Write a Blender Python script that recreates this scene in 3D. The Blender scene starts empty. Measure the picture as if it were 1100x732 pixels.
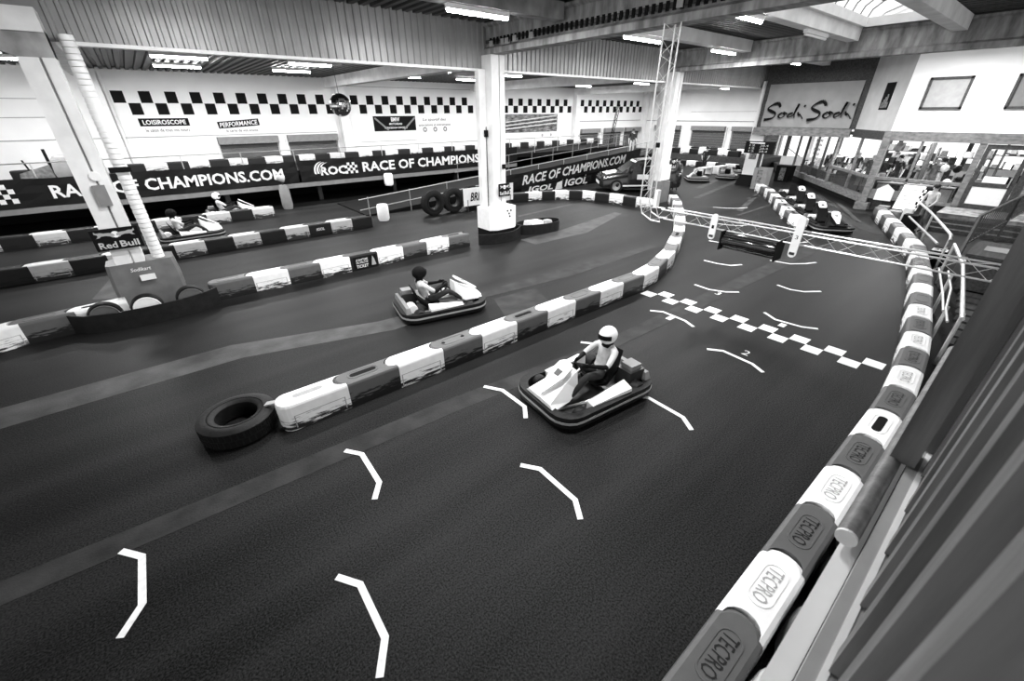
import bpy, bmesh, math, random
from mathutils import Vector, Matrix
random.seed(7)
R = math.radians
PI = math.pi
sc = bpy.context.scene
col = sc.collection

# ------------------------------------------------------------------ camera
CH = 4.0
cd = bpy.data.cameras.new('camera'); cam = bpy.data.objects.new('camera', cd); col.objects.link(cam)
cd.sensor_width = 36.0; cd.lens = 446.35 * 36.0 / 1100.0; cd.clip_start = 0.05; cd.clip_end = 300
cd.dof.use_dof = True; cd.dof.focus_distance = 9.0; cd.dof.aperture_fstop = 3.2
_r = Vector((0.77464858, -0.63237779, -0.0042322)); _u = Vector((0.30689405, 0.37006999, 0.87684904)); _f = Vector((0.55293365, 0.68054871, -0.48074717))
cam.matrix_world = Matrix(((_r.x, _u.x, -_f.x, 0), (_r.y, _u.y, -_f.y, 0), (_r.z, _u.z, -_f.z, CH), (0, 0, 0, 1)))
sc.camera = cam

# ------------------------------------------------------------------ world, exposure
w = bpy.data.worlds.new('world'); sc.world = w; w.use_nodes = True
w.node_tree.nodes['Background'].inputs[0].default_value = (1, 1, 1, 1)
w.node_tree.nodes['Background'].inputs[1].default_value = 0.7
vs = sc.view_settings
vs.view_transform = 'Standard'; vs.look = 'None'; vs.gamma = 1.0; vs.use_curve_mapping = False
vs.exposure = 1.2
TUBE = 30.0          # emission of the fluorescent tubes
TUBE_W = 170.0        # watts of each tube's own lamp

# ------------------------------------------------------------------ materials
def mat(name, v, rough=0.6, metal=0.0, n=0.0, ns=4.0, bump=0.0, bs=60.0, stretch=(1, 1, 1), spec=0.22, emit=0.0, detail=6.0, coord='Object'):
    m = bpy.data.materials.new(name); m.use_nodes = True
    nt = m.node_tree; b = nt.nodes['Principled BSDF']
    b.inputs['Base Color'].default_value = (v, v, v, 1)
    b.inputs['Roughness'].default_value = rough; b.inputs['Metallic'].default_value = metal
    b.inputs['Specular IOR Level'].default_value = spec
    if emit:
        b.inputs['Emission Color'].default_value = (1, 1, 1, 1); b.inputs['Emission Strength'].default_value = emit
    if n or bump:
        tc = nt.nodes.new('ShaderNodeTexCoord'); mp = nt.nodes.new('ShaderNodeMapping')
        mp.inputs['Scale'].default_value = stretch
        nt.links.new(tc.outputs[coord], mp.inputs[0])
        if n:
            no = nt.nodes.new('ShaderNodeTexNoise'); no.inputs['Scale'].default_value = ns; no.inputs['Detail'].default_value = detail
            nt.links.new(mp.outputs[0], no.inputs['Vector'])
            cr = nt.nodes.new('ShaderNodeValToRGB')
            a, c = max(0, v * (1 - n)), min(0.95, v * (1 + n))
            cr.color_ramp.elements[0].position = 0.3; cr.color_ramp.elements[1].position = 0.7
            cr.color_ramp.elements[0].color = (a, a, a, 1); cr.color_ramp.elements[1].color = (c, c, c, 1)
            nt.links.new(no.outputs['Fac'], cr.inputs[0]); nt.links.new(cr.outputs[0], b.inputs['Base Color'])
        if bump:
            n2 = nt.nodes.new('ShaderNodeTexNoise'); n2.inputs['Scale'].default_value = bs; n2.inputs['Detail'].default_value = 3
            nt.links.new(mp.outputs[0], n2.inputs['Vector'])
            bp = nt.nodes.new('ShaderNodeBump'); bp.inputs['Strength'].default_value = bump; bp.inputs['Distance'].default_value = 0.02
            nt.links.new(n2.outputs['Fac'], bp.inputs['Height']); nt.links.new(bp.outputs[0], b.inputs['Normal'])
    return m

def scuffed(name, v, dark, zmax=0.27, amt=0.5, soil_shade=0.12):
    """plastic with dark rubber scuffs smeared along the foot of the side faces, plus painted shade on dark blocks"""
    m = mat(name, v, 0.45, n=0.06, ns=7)
    nt = m.node_tree; b = nt.nodes['Principled BSDF']
    old = b.inputs['Base Color'].links[0].from_socket
    tc = nt.nodes.new('ShaderNodeTexCoord'); oi = nt.nodes.new('ShaderNodeObjectInfo')
    add = nt.nodes.new('ShaderNodeVectorMath'); add.operation = 'MULTIPLY_ADD'
    add.inputs[1].default_value = (2.2, 2.2, 15.0)
    mul = nt.nodes.new('ShaderNodeMath'); mul.operation = 'MULTIPLY'; mul.inputs[1].default_value = 37.0
    nt.links.new(oi.outputs['Random'], mul.inputs[0])
    nt.links.new(tc.outputs['Object'], add.inputs[0]); nt.links.new(mul.outputs[0], add.inputs[2])
    no = nt.nodes.new('ShaderNodeTexNoise'); no.inputs['Scale'].default_value = 1.6; no.inputs['Detail'].default_value = 8; no.inputs['Roughness'].default_value = 0.65
    nt.links.new(add.outputs[0], no.inputs['Vector'])
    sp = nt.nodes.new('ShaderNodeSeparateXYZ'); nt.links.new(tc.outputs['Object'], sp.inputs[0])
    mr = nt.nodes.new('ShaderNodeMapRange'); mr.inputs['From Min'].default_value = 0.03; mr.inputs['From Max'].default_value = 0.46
    mr.inputs['To Min'].default_value = soil_shade; mr.inputs['To Max'].default_value = -0.34
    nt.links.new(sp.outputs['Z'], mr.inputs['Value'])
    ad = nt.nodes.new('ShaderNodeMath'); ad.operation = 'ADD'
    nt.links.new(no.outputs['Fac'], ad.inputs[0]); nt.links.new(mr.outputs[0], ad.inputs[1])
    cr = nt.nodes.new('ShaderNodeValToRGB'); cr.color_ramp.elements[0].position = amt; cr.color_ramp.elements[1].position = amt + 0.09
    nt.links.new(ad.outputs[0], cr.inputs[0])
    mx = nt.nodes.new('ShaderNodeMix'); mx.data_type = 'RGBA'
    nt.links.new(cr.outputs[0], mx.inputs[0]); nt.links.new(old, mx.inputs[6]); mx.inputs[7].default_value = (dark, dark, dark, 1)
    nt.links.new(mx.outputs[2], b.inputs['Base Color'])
    return m

def asphalt():
    m = mat('asphalt', 0.03, 0.5, spec=0.07)
    nt = m.node_tree; b = nt.nodes['Principled BSDF']
    tc = nt.nodes.new('ShaderNodeTexCoord')
    def noise(scale, st, det):
        mp = nt.nodes.new('ShaderNodeMapping'); mp.inputs['Scale'].default_value = st
        nt.links.new(tc.outputs['Object'], mp.inputs[0])
        no = nt.nodes.new('ShaderNodeTexNoise'); no.inputs['Scale'].default_value = scale; no.inputs['Detail'].default_value = det
        nt.links.new(mp.outputs[0], no.inputs['Vector']); return no.outputs['Fac']
    streak = noise(0.9, (0.12, 1.6, 1), 5); big = noise(0.25, (1, 1, 1), 3); fine = noise(55, (1, 1, 1), 2)
    def math_(op, a, bb):
        n_ = nt.nodes.new('ShaderNodeMath'); n_.operation = op
        for i, x in enumerate((a, bb)):
            if isinstance(x, (int, float)): n_.inputs[i].default_value = x
            else: nt.links.new(x, n_.inputs[i])
        return n_.outputs[0]
    s = math_('ADD', math_('MULTIPLY', streak, 0.75), math_('MULTIPLY', big, 0.35))
    s = math_('ADD', s, math_('MULTIPLY', math_('SUBTRACT', fine, 0.5), 1.5))
    cr = nt.nodes.new('ShaderNodeValToRGB')
    cr.color_ramp.elements[0].position = 0.3; cr.color_ramp.elements[1].position = 0.78
    cr.color_ramp.elements[0].color = (0.003, 0.003, 0.003, 1); cr.color_ramp.elements[1].color = (0.024, 0.024, 0.024, 1)
    nt.links.new(s, cr.inputs[0]); nt.links.new(cr.outputs[0], b.inputs['Base Color'])
    bp = nt.nodes.new('ShaderNodeBump'); bp.inputs['Strength'].default_value = 0.35; bp.inputs['Distance'].default_value = 0.01
    nt.links.new(fine, bp.inputs['Height']); nt.links.new(bp.outputs[0], b.inputs['Normal'])
    return m

def glass(name, tint=1.0):
    m = bpy.data.materials.new(name); m.use_nodes = True; nt = m.node_tree
    nt.nodes.remove(nt.nodes['Principled BSDF']); out = nt.nodes['Material Output']
    t = nt.nodes.new('ShaderNodeBsdfTransparent'); t.inputs[0].default_value = (tint, tint, tint, 1)
    g = nt.nodes.new('ShaderNodeBsdfGlossy'); g.inputs['Roughness'].default_value = 0.03
    f = nt.nodes.new('ShaderNodeFresnel'); f.inputs['IOR'].default_value = 1.35
    mx = nt.nodes.new('ShaderNodeMixShader')
    ge = nt.nodes.new('ShaderNodeNewGeometry'); iv = nt.nodes.new('ShaderNodeMath'); iv.operation = 'SUBTRACT'; iv.inputs[0].default_value = 1.0
    ml = nt.nodes.new('ShaderNodeMath'); ml.operation = 'MULTIPLY'
    nt.links.new(ge.outputs['Backfacing'], iv.inputs[1]); nt.links.new(iv.outputs[0], ml.inputs[0]); nt.links.new(f.outputs[0], ml.inputs[1])
    nt.links.new(ml.outputs[0], mx.inputs[0]); nt.links.new(t.outputs[0], mx.inputs[1]); nt.links.new(g.outputs[0], mx.inputs[2]); nt.links.new(mx.outputs[0], out.inputs[0])
    return m

def diffuse_glass(name):
    m = bpy.data.materials.new(name); m.use_nodes = True; nt = m.node_tree
    nt.nodes.remove(nt.nodes['Principled BSDF']); out = nt.nodes['Material Output']
    d = nt.nodes.new('ShaderNodeBsdfTransparent'); t = nt.nodes.new('ShaderNodeBsdfTranslucent'); mx = nt.nodes.new('ShaderNodeMixShader')
    mx.inputs[0].default_value = 0.35; t.inputs[0].default_value = (.95, .95, .95, 1)
    nt.links.new(d.outputs[0], mx.inputs[1]); nt.links.new(t.outputs[0], mx.inputs[2]); nt.links.new(mx.outputs[0], out.inputs[0])
    return m

def paper(name, v):
    m = bpy.data.materials.new(name); m.use_nodes = True; nt = m.node_tree
    nt.nodes.remove(nt.nodes['Principled BSDF']); out = nt.nodes['Material Output']
    d = nt.nodes.new('ShaderNodeBsdfDiffuse'); t = nt.nodes.new('ShaderNodeBsdfTranslucent'); mx = nt.nodes.new('ShaderNodeMixShader')
    d.inputs[0].default_value = t.inputs[0].default_value = (v, v, v, 1); mx.inputs[0].default_value = 0.6
    nt.links.new(d.outputs[0], mx.inputs[1]); nt.links.new(t.outputs[0], mx.inputs[2]); nt.links.new(mx.outputs[0], out.inputs[0])
    return m

def wood(name, v):
    return mat(name, v, 0.6, n=0.45, ns=3.0, bump=0.15, bs=20, stretch=(0.6, 6, 6), detail=8)

ASPH = asphalt()
STRIP = mat('worn_tarmac', 0.03, 0.6, spec=0.08, n=0.35, ns=3, bump=0.2, bs=40)
STRIP2 = mat('pale_tarmac', 0.055, 0.55, spec=0.1, n=0.4, ns=2.2, bump=0.2, bs=40)
LINE = mat('line_paint', 0.8, 0.6, n=0.12, ns=14)
WALLM = mat('white_wall_paint', 0.8, 0.8, n=0.06, ns=0.6)
WHITE = mat('white_paint', 0.8, 0.55, n=0.07, ns=3)
WHITEP = scuffed('scuffed_white_plastic', 0.82, 0.02)
WHITES = scuffed('soiled_white_plastic', 0.5, 0.03, amt=0.5, soil_shade=0.2)
DARKP = scuffed('scuffed_shaded_dark_plastic', 0.1, 0.012, amt=0.5, soil_shade=0.24)  # heavier scuffing also paints shade onto the sides of the dark blocks
DARKQ = scuffed('scuffed_black_plastic', 0.012, 0.006, 0.3, 0.5)
WTOP = mat('white_plastic', 0.82, 0.4, n=0.05, ns=9)
GTOP = mat('grey_recess_plastic', 0.3, 0.5, n=0.15, ns=9)
DREC = mat('dark_recess_plastic', 0.1, 0.45, n=0.1, ns=9)
BLACK = mat('black_matt', 0.006, 0.7, spec=0.08)
RUBBER = mat('rubber', 0.009, 0.55, spec=0.18, n=0.4, ns=8, bump=0.2, bs=40)
TREAD = mat('tyre_tread', 0.006, 0.7, spec=0.1, bump=0.6, bs=24)
GREY = mat('grey_paint', 0.2, 0.5, n=0.1, ns=5)
MID = mat('mid_grey', 0.35, 0.5, n=0.1, ns=5)
LGREY = mat('light_grey_paint', 0.5, 0.6, n=0.08, ns=2)
PADG = mat('grey_vinyl_padding', 0.14, 0.45, n=0.15, ns=4, bump=0.25, bs=7)
STEEL = mat('steel', 0.55, 0.3, 0.9, n=0.1, ns=12)
ALU = mat('aluminium_tube', 0.7, 0.3, 0.7, n=0.08, ns=10)
DSTEEL = mat('dark_steel', 0.06, 0.4, 0.6)
CONC = mat('stained_concrete', 0.27, 0.8, n=0.5, ns=2.2, bump=0.2, bs=14, stretch=(1, 2.5, 0.7))
CONCW = mat('painted_concrete', 0.72, 0.7, n=0.14, ns=2.0, bump=0.08, bs=14)
CORR = mat('grey_corrugated_sheet', 0.3, 0.4, 0.2, n=0.12, ns=1.5)
ROOFD = mat('dark_deck_sheet', 0.02, 0.5, 0.2, n=0.3, ns=1.2)
ROOF = mat('roof_deck_sheet', 0.06, 0.5, 0.3, n=0.3, ns=1.2)
SHUT = mat('shutter_grey', 0.11, 0.5, 0.2, n=0.2, ns=2, stretch=(1, 1, 6))
WOOD = mat('weathered_wood', 0.17, 0.7, n=0.35, ns=2.5, stretch=(2, 2, 5), detail=8)
WOODD = wood('dark_wood', 0.05)
WOODL = mat('balustrade_wood', 0.15, 0.45, n=0.35, ns=3.0, bump=0.1, bs=14, stretch=(6, 6, 0.5))
FABRIC = mat('grey_sheet_fabric', 0.26, 0.85, n=0.1, ns=1.5, bump=0.5, bs=2.2)
TARP = mat('black_banner_vinyl', 0.008, 0.45, spec=0.15, bump=0.35, bs=2.5)
BANW = mat('banner_white_print', 0.75, 0.5)
SIGNW = mat('sign_white', 0.8, 0.5, n=0.04, ns=6)
SIGNG = mat('sign_print_grey', 0.15, 0.6, n=0.8, ns=9)
PHOTO = mat('photo_print', 0.16, 0.5, n=1.0, ns=3.5, stretch=(0.6, 1, 2.4), detail=10)
SKIN = mat('skin', 0.45, 0.55)
HAIR = mat('hair', 0.015, 0.6)
CLOTHD = mat('dark_cloth', 0.02, 0.8, n=0.3, ns=6)
CLOTHG = mat('grey_cloth', 0.12, 0.8, n=0.4, ns=9)
CLOTHW = mat('pale_cloth', 0.5, 0.8, n=0.25, ns=9)
LAMP = mat('lit_tube', 0.9, 0.5, emit=TUBE)
DEADL = mat('unlit_tube', 0.8, 0.4)
PAPER = paper('thin_poster_paper', 0.85)
GLASS = glass('window_glass')
SKYG = diffuse_glass('skylight_glass')
CHROME = mat('mirror_facet', 0.6, 0.12, 1.0)
CARB = mat('car_black_paint', 0.008, 0.12, spec=0.7)
CARG = mat('car_dark_glass', 0.01, 0.05, spec=0.8)
SHELFM = mat('shelf_goods', 0.2, 0.6, n=0.9, ns=2.0, detail=2)

# ------------------------------------------------------------------ mesh helpers
class MB:
    def __init__(s): s.v = []; s.f = []
    def add(s, vs_, fs_):
        o = len(s.v); s.v += [tuple(x) for x in vs_]; s.f += [tuple(i + o for i in f) for f in fs_]; return s
    def box(s, x0, x1, y0, y1, z0, z1):
        return s.add([(x0, y0, z0), (x1, y0, z0), (x1, y1, z0), (x0, y1, z0), (x0, y0, z1), (x1, y0, z1), (x1, y1, z1), (x0, y1, z1)],
                     [(3, 2, 1, 0), (4, 5, 6, 7), (0, 1, 5, 4), (1, 2, 6, 5), (2, 3, 7, 6), (3, 0, 4, 7)])
    def bar(s, p, q, a, b=None, up=(0, 0, 1)):
        """box of section a (across) x b (along up) from p to q"""
        b = a if b is None else b
        p, q = Vector(p), Vector(q); d = (q - p).normalized(); upv = Vector(up)
        if abs(d.dot(upv)) > 0.98: upv = Vector((1, 0, 0))
        x = d.cross(upv).normalized() * a / 2; y = x.cross(d).normalized() * b / 2
        c = [p - x - y, p + x - y, p + x + y, p - x + y, q - x - y, q + x - y, q + x + y, q - x + y]
        return s.add(c, [(3, 2, 1, 0), (4, 5, 6, 7), (0, 1, 5, 4), (1, 2, 6, 5), (2, 3, 7, 6), (3, 0, 4, 7)])
    def tube(s, pts, r, n=8, r1=None, cap=True):
        pts = [Vector(p) for p in pts]; m = len(pts); rings = []
        for i, p in enumerate(pts):
            d = (pts[min(i + 1, m - 1)] - pts[max(i - 1, 0)]).normalized()
            a = Vector((0, 0, 1)) if abs(d.z) < 0.9 else Vector((1, 0, 0))
            x = d.cross(a).normalized(); y = d.cross(x)
            rr = r if r1 is None else r + (r1 - r) * i / (m - 1)
            rings.append([p + x * rr * math.cos(2 * PI * k / n) + y * rr * math.sin(2 * PI * k / n) for k in range(n)])
        return s.loft(rings, cap)
    def loft(s, rings, cap=True, closed=False):
        n = len(rings[0]); vs_ = [p for r_ in rings for p in r_]; fs_ = []
        m = len(rings)
        for i in range(m if closed else m - 1):
            j = (i + 1) % m
            for k in range(n):
                fs_.append((i * n + k, i * n + (k + 1) % n, j * n + (k + 1) % n, j * n + k))
        if cap and not closed:
            fs_.append(tuple(range(n - 1, -1, -1))); fs_.append(tuple((m - 1) * n + k for k in range(n)))
        return s.add(vs_, fs_)
    def prism(s, poly, z0, z1):
        return s.loft([[(x, y, z0) for x, y in poly], [(x, y, z1) for x, y in poly]])
    def side(s, poly, y0, y1):
        """polygon in xz extruded along y"""
        return s.loft([[(x, y0, z) for x, z in poly], [(x, y1, z) for x, z in poly]])
    def lathe(s, prof, c=(0, 0, 0), ax='z', n=24):
        rings = []
        for r_, h in prof:
            ring = []
            for k in range(n):
                a = 2 * PI * k / n; u, v = r_ * math.cos(a), r_ * math.sin(a)
                p = {'z': (u, v, h), 'y': (u, h, v), 'x': (h, u, v)}[ax]
                ring.append((p[0] + c[0], p[1] + c[1], p[2] + c[2]))
            rings.append(ring)
        closed = prof[0] == prof[-1]
        return s.loft(rings[:-1] if closed else rings, cap=not closed, closed=closed)
    def ball(s, c, r, sx=1, sy=1, sz=1, n=14, m=9):
        rings = []
        for i in range(1, m):
            t = PI * i / m
            rings.append([(c[0] + sx * r * math.sin(t) * math.cos(2 * PI * k / n), c[1] + sy * r * math.sin(t) * math.sin(2 * PI * k / n), c[2] - sz * r * math.cos(t)) for k in range(n)])
        return s.loft(rings)
    def mesh(s, name, m, off=(0, 0, 0), smooth=False):
        me = bpy.data.meshes.new(name)
        me.from_pydata([(x - off[0], y - off[1], z - off[2]) for x, y, z in s.v], [], s.f)
        bm = bmesh.new(); bm.from_mesh(me); bmesh.ops.recalc_face_normals(bm, faces=bm.faces[:]); bm.to_mesh(me); bm.free()
        me.materials.append(m)
        if smooth:
            me.polygons.foreach_set('use_smooth', [True] * len(me.polygons))
            try: me.set_sharp_from_angle(angle=R(40))
            except Exception: pass
        me.update(); return me

def wloc(o):
    p = Vector((0, 0, 0))
    while o: p += o.location; o = o.parent
    return p
def link(name, me, parent=None, loc=(0, 0, 0)):
    o = bpy.data.objects.new(name, me); col.objects.link(o); o.location = loc
    if parent: o.parent = parent
    return o
def part(name, mb, m, parent, smooth=False, label=None, at=None):
    """child mesh; coordinates given in world (parents are unrotated) """
    b = wloc(parent); o = link(name, mb.mesh(name, m, b, smooth), parent)
    if label: o['label'] = label
    return o
def tag(o, label, cat, group=None):
    o['label'] = label; o['category'] = cat
    if group: o['group'] = group
    return o
def thing(name, label, cat, loc=(0, 0, 0), group=None, rz=0):
    o = link(name, None, None, loc); o.rotation_euler.z = rz; o.empty_display_size = 0.2
    return tag(o, label, cat, group)
def solo(name, mb, m, label, cat, loc, group=None, smooth=False):
    return tag(link(name, mb.mesh(name, m, loc, smooth), None, loc), label, cat, group)
def struct(name, mb, m, parent=None):
    o = link(name, mb.mesh(name, m), parent)
    if not parent: o['kind'] = 'structure'
    return o
def copy_tree(o, parent=None):
    c = o.copy(); col.objects.link(c)
    if parent: c.parent = parent
    for ch in list(o.children): copy_tree(ch, c)
    return c
ORD = ['first', 'second', 'third', 'fourth', 'fifth', 'sixth', 'seventh', 'eighth', 'ninth', 'tenth', 'eleventh', 'twelfth', 'thirteenth', 'fourteenth', 'fifteenth', 'sixteenth', 'seventeenth', 'eighteenth', 'nineteenth', 'twentieth']
TENS = ['twenty', 'thirty', 'forty', 'fifty']
def nth(i):
    if i < 20: return ORD[i]
    i += 1; t, u = divmod(i, 10)
    return (TENS[t - 2] + '-' + ORD[u - 1]) if u else {2: 'twentieth', 3: 'thirtieth', 4: 'fortieth', 5: 'fiftieth'}[t]

_tc = {}
def text_data(s, bold=0.0, shear=0.0):
    k = (s, bold, shear)
    if k in _tc: return _tc[k]
    cu = bpy.data.curves.new('lettering', 'FONT'); cu.body = s; cu.size = 1.0; cu.offset = bold; cu.shear = shear; cu.resolution_u = 2
    o = bpy.data.objects.new('lettering', cu); col.objects.link(o)
    dg = bpy.context.evaluated_depsgraph_get()
    me = bpy.data.meshes.new_from_object(o.evaluated_get(dg))
    vs_ = [v.co.copy() for v in me.vertices]; fs_ = [tuple(p.vertices) for p in me.polygons]
    bpy.data.objects.remove(o); bpy.data.meshes.remove(me); bpy.data.curves.remove(cu)
    _tc[k] = (vs_, fs_); return _tc[k]
def text(s, c, right, up, width, height, m, parent, bold=0.0, shear=0.0, lift=0.004, name='lettering', depth=0.0, mesh_only=False):
    """flat lettering centred on c in the plane of right / up"""
    vs_, fs_ = text_data(s, bold, shear)
    x0 = min(v.x for v in vs_); x1 = max(v.x for v in vs_); y0 = min(v.y for v in vs_); y1 = max(v.y for v in vs_)
    right = Vector(right).normalized(); up = Vector(up).normalized(); nrm = right.cross(up)
    c = Vector(c) + nrm * lift
    pts = [c + right * ((v.x - (x0 + x1) / 2) / (x1 - x0) * width) + up * ((v.y - (y0 + y1) / 2) / (y1 - y0) * height) for v in vs_]
    mb = MB(); mb.add(pts, fs_)
    b = wloc(parent) if parent else Vector((0, 0, 0))
    me = bpy.data.meshes.new(name); me.from_pydata([tuple(Vector(p) - b) for p in mb.v], [], mb.f); me.materials.append(m); me.update()
    if mesh_only: return me
    return link(name, me, parent)
XR, ZU = (1, 0, 0), (0, 0, 1)
def quad(mb, c, right, up, w_, h_, t=0.02):
    """thin slab centred on c"""
    right = Vector(right).normalized(); up = Vector(up).normalized(); n = right.cross(up)
    c = Vector(c); a = right * w_ / 2; b = up * h_ / 2; n = n * t
    p = [c - a - b, c + a - b, c + a + b, c - a + b]
    mb.add([x - n for x in p] + p, [(3, 2, 1, 0), (4, 5, 6, 7), (0, 1, 5, 4), (1, 2, 6, 5), (2, 3, 7, 6), (3, 0, 4, 7)])
    return mb

# ================================================================== SETTING
floor = struct('floor', MB().box(-12, 46, -9, 29.2, -0.2, 0), ASPH)
def strip(pts, m, name='tarmac_strip'):
    part(name, MB().prism(pts, 0.0005, 0.003), m, floor)
strip([(-8, 4.95), (-2.3, 4.72), (2.6, 4.45), (5.8, 4.16), (12.4, 4.02), (17, 4.0), (17, 4.4), (12.3, 4.5), (5.8, 4.48), (2.56, 4.8), (-2.3, 5.05), (-8, 5.3)], STRIP)
strip([(-8, 8.3), (0.3, 8.35), (3, 7.6), (4.4, 7.75), (4.4, 8.05), (2.9, 8.2), (0.2, 9.05), (-8, 9.0)], STRIP2)
strip([(4.45, 7.9), (8.3, 7.5), (12.5, 7.62), (12.5, 7.95), (8.3, 8.1), (4.45, 8.2)], STRIP)
strip([(5.1, 6.42), (6.37, 6.18), (6.85, 7.45), (5.6, 7.6)], STRIP)
strip([(9.6, 10.5), (12.2, 10.45), (15.9, 11.7), (15.9, 12.1), (11.7, 11.35), (9.6, 11.3)], STRIP2)
strip([(-1.75, 15.5), (-1.3, 15.2), (-1.35, 13.4), (-2.05, 13.9)], STRIP2)
strip([(-0.6, 14.6), (-0.2, 14.4), (-0.25, 13.3), (-0.6, 13.4)], STRIP)
strip([(12, 14.2), (15.8, 14.6), (15.8, 14.75), (12, 14.4)], STRIP2)
strip([(26, 6.2), (22, 4.3), (22, 4.5), (26, 6.4)], STRIP2)
strip([(20, 3.4), (24, 7.0), (24.6, 6.7), (20.6, 3.1)], STRIP)
for a, b, t in (((20.5, 8.6), (27, 10.4), 0.25), ((22, 11.6), (31, 13.4), 0.3), ((24, 9.8), (27, 9.7), 0.18), ((19.5, 8.2), (23, 8.3), 0.12), ((25, 13.2), (33, 15.2), 0.35)):
    d = Vector((b[0] - a[0], b[1] - a[1])).normalized(); n_ = Vector((-d.y, d.x)) * t / 2
    strip([(a[0] - n_.x, a[1] - n_.y), (b[0] - n_.x, b[1] - n_.y), (b[0] + n_.x, b[1] + n_.y), (a[0] + n_.x, a[1] + n_.y)], STRIP2)

def polyline(pts, wd, z0=0.0035, z1=0.007):
    mb = MB(); pts = [Vector(p) for p in pts]; L = []; Rr = []
    for i, p in enumerate(pts):
        d1 = (pts[i] - pts[i - 1]).normalized() if i else (pts[1] - pts[0]).normalized()
        d2 = (pts[i + 1] - pts[i]).normalized() if i < len(pts) - 1 else d1
        t = (d1 + d2).normalized(); n_ = Vector((-t.y, t.x)) * wd / 2 / max(0.5, t.dot(d1))
        L.append(p + n_); Rr.append(p - n_)
    for i in range(len(pts) - 1):
        mb.prism([tuple(L[i]), tuple(L[i + 1]), tuple(Rr[i + 1]), tuple(Rr[i])], z0, z1)
    return mb
grid = [[(-1.44, 4.72), (-1.27, 4.5), (-1.28, 3.9), (-1.44, 3.66)], [(0.21, 3.01), (0.36, 2.79), (0.35, 2.2), (0.19, 1.95)], [(0.9, 4.7), (1.05, 4.49), (1.03, 3.88), (0.88, 3.67)],
        [(2.56, 2.99), (2.71, 2.78), (2.7, 2.16), (2.55, 1.94)], [(3.23, 4.72), (3.4, 4.44), (3.4, 3.88), (3.23, 3.66)], [(4.93, 2.96), (5.07, 2.8), (5.05, 2.18), (4.89, 1.95)],
        [(5.6, 4.73), (5.76, 4.52), (5.76, 3.9), (5.59, 3.67)], [(7.94, 4.74), (8.11, 4.51), (8.07, 3.94), (7.94, 3.67)], [(7.26, 3.0), (7.43, 2.77), (7.38, 2.21), (7.24, 1.96)],
        [(9.84, 3.03), (9.64, 2.72), (9.69, 2.21), (9.85, 1.96)], [(10.25, 4.96), (10.21, 4.54), (10.37, 4.19), (10.62, 3.97)], [(11.88, 3.56), (11.79, 3.21), (11.9, 2.93), (12.25, 2.67)],
        [(12.37, 5.86), (12.38, 5.46), (12.51, 5.1), (12.84, 4.93)], [(13.9, 4.57), (14.01, 4.04), (14.38, 3.76), (14.75, 3.6)], [(14.6, 6.9), (14.7, 6.4), (14.9, 6.0), (15.3, 5.8)],
        [(16.2, 5.6), (16.3, 5.1), (16.6, 4.8), (17.1, 4.6)], [(17.3, 8.1), (17.4, 7.6), (17.7, 7.2), (18.2, 7.0)], [(20.4, 9.8), (20.6, 9.3), (21.0, 8.9), (21.5, 8.7)]]
for g in grid: part('grid_mark', polyline(g, 0.065), LINE, floor)
for s, x, y in (('1', 7.93, 4.22), ('2', 7.68, 2.45), ('1', 9.45, 2.5), ('3', 10.12, 4.25)):
    text(s, (x, y, 0.007), (0, -1, 0), (1, 0, 0), 0.12, 0.2, LINE, floor, name='grid_number')
sq = MB().box(-0.145, 0.145, -0.3, 0.0, 0.0035, 0.006).mesh('start_line_square', LINE)
for k in range(8):
    link('start_line_square', sq, floor, (9.065, 5.2 - 0.605 * k, 0))
    link('start_line_square', sq, floor, (8.775, 5.5 - 0.605 * k, 0))

# left wall with its painted checker
YW = 28.6
wall_left = struct('wall_left', MB().box(-12, 40.9, YW, YW + 0.3, 0, 6.5), WALLM)
cs = MB().box(-0.225, 0.225, -0.004, 0.0, 0, 0.49).mesh('checker_square', BLACK)
for bay, (x0, n_) in enumerate(((-0.25, 10), (10.75, 9), (21.0, 9), (31.1, 9))):
    for k in range(n_):
        link('checker_square', cs, wall_left, (x0 + 0.22 + k * 1.0, YW, 4.48))
        link('checker_square', cs, wall_left, (x0 + 0.72 + k * 1.0, YW, 3.99))
part('conduit', MB().box(-12, 9.6, YW - 0.03, YW, 3.02, 3.06), MID, wall_left)
part('conduit', MB().box(11, 15, YW - 0.03, YW, 2.4, 2.43), MID, wall_left)
part('conduit', MB().box(30.7, 40.6, YW - 0.03, YW, 3.28, 3.33), GREY, wall_left)
part('conduit', MB().box(10.6, 19.5, YW - 0.03, YW, 5.42, 5.45), MID, wall_left)
part('conduit', MB().box(-12, -2.2, YW - 0.03, YW, 3.9, 3.93), MID, wall_left)
part('conduit', MB().box(-12, -2.0, YW - 0.03, YW, 4.6, 4.63), MID, wall_left)
wall_back = struct('wall_back', MB().box(40.6, 40.9, 15.15, YW, 0, 6.5), WALLM)
part('conduit', MB().box(40.56, 40.6, 14.5, YW, 3.24, 3.29), GREY, wall_back)
part('conduit', MB().box(40.56, 40.6, 14.5, 23.5, 4.0, 4.03), MID, wall_back)

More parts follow.
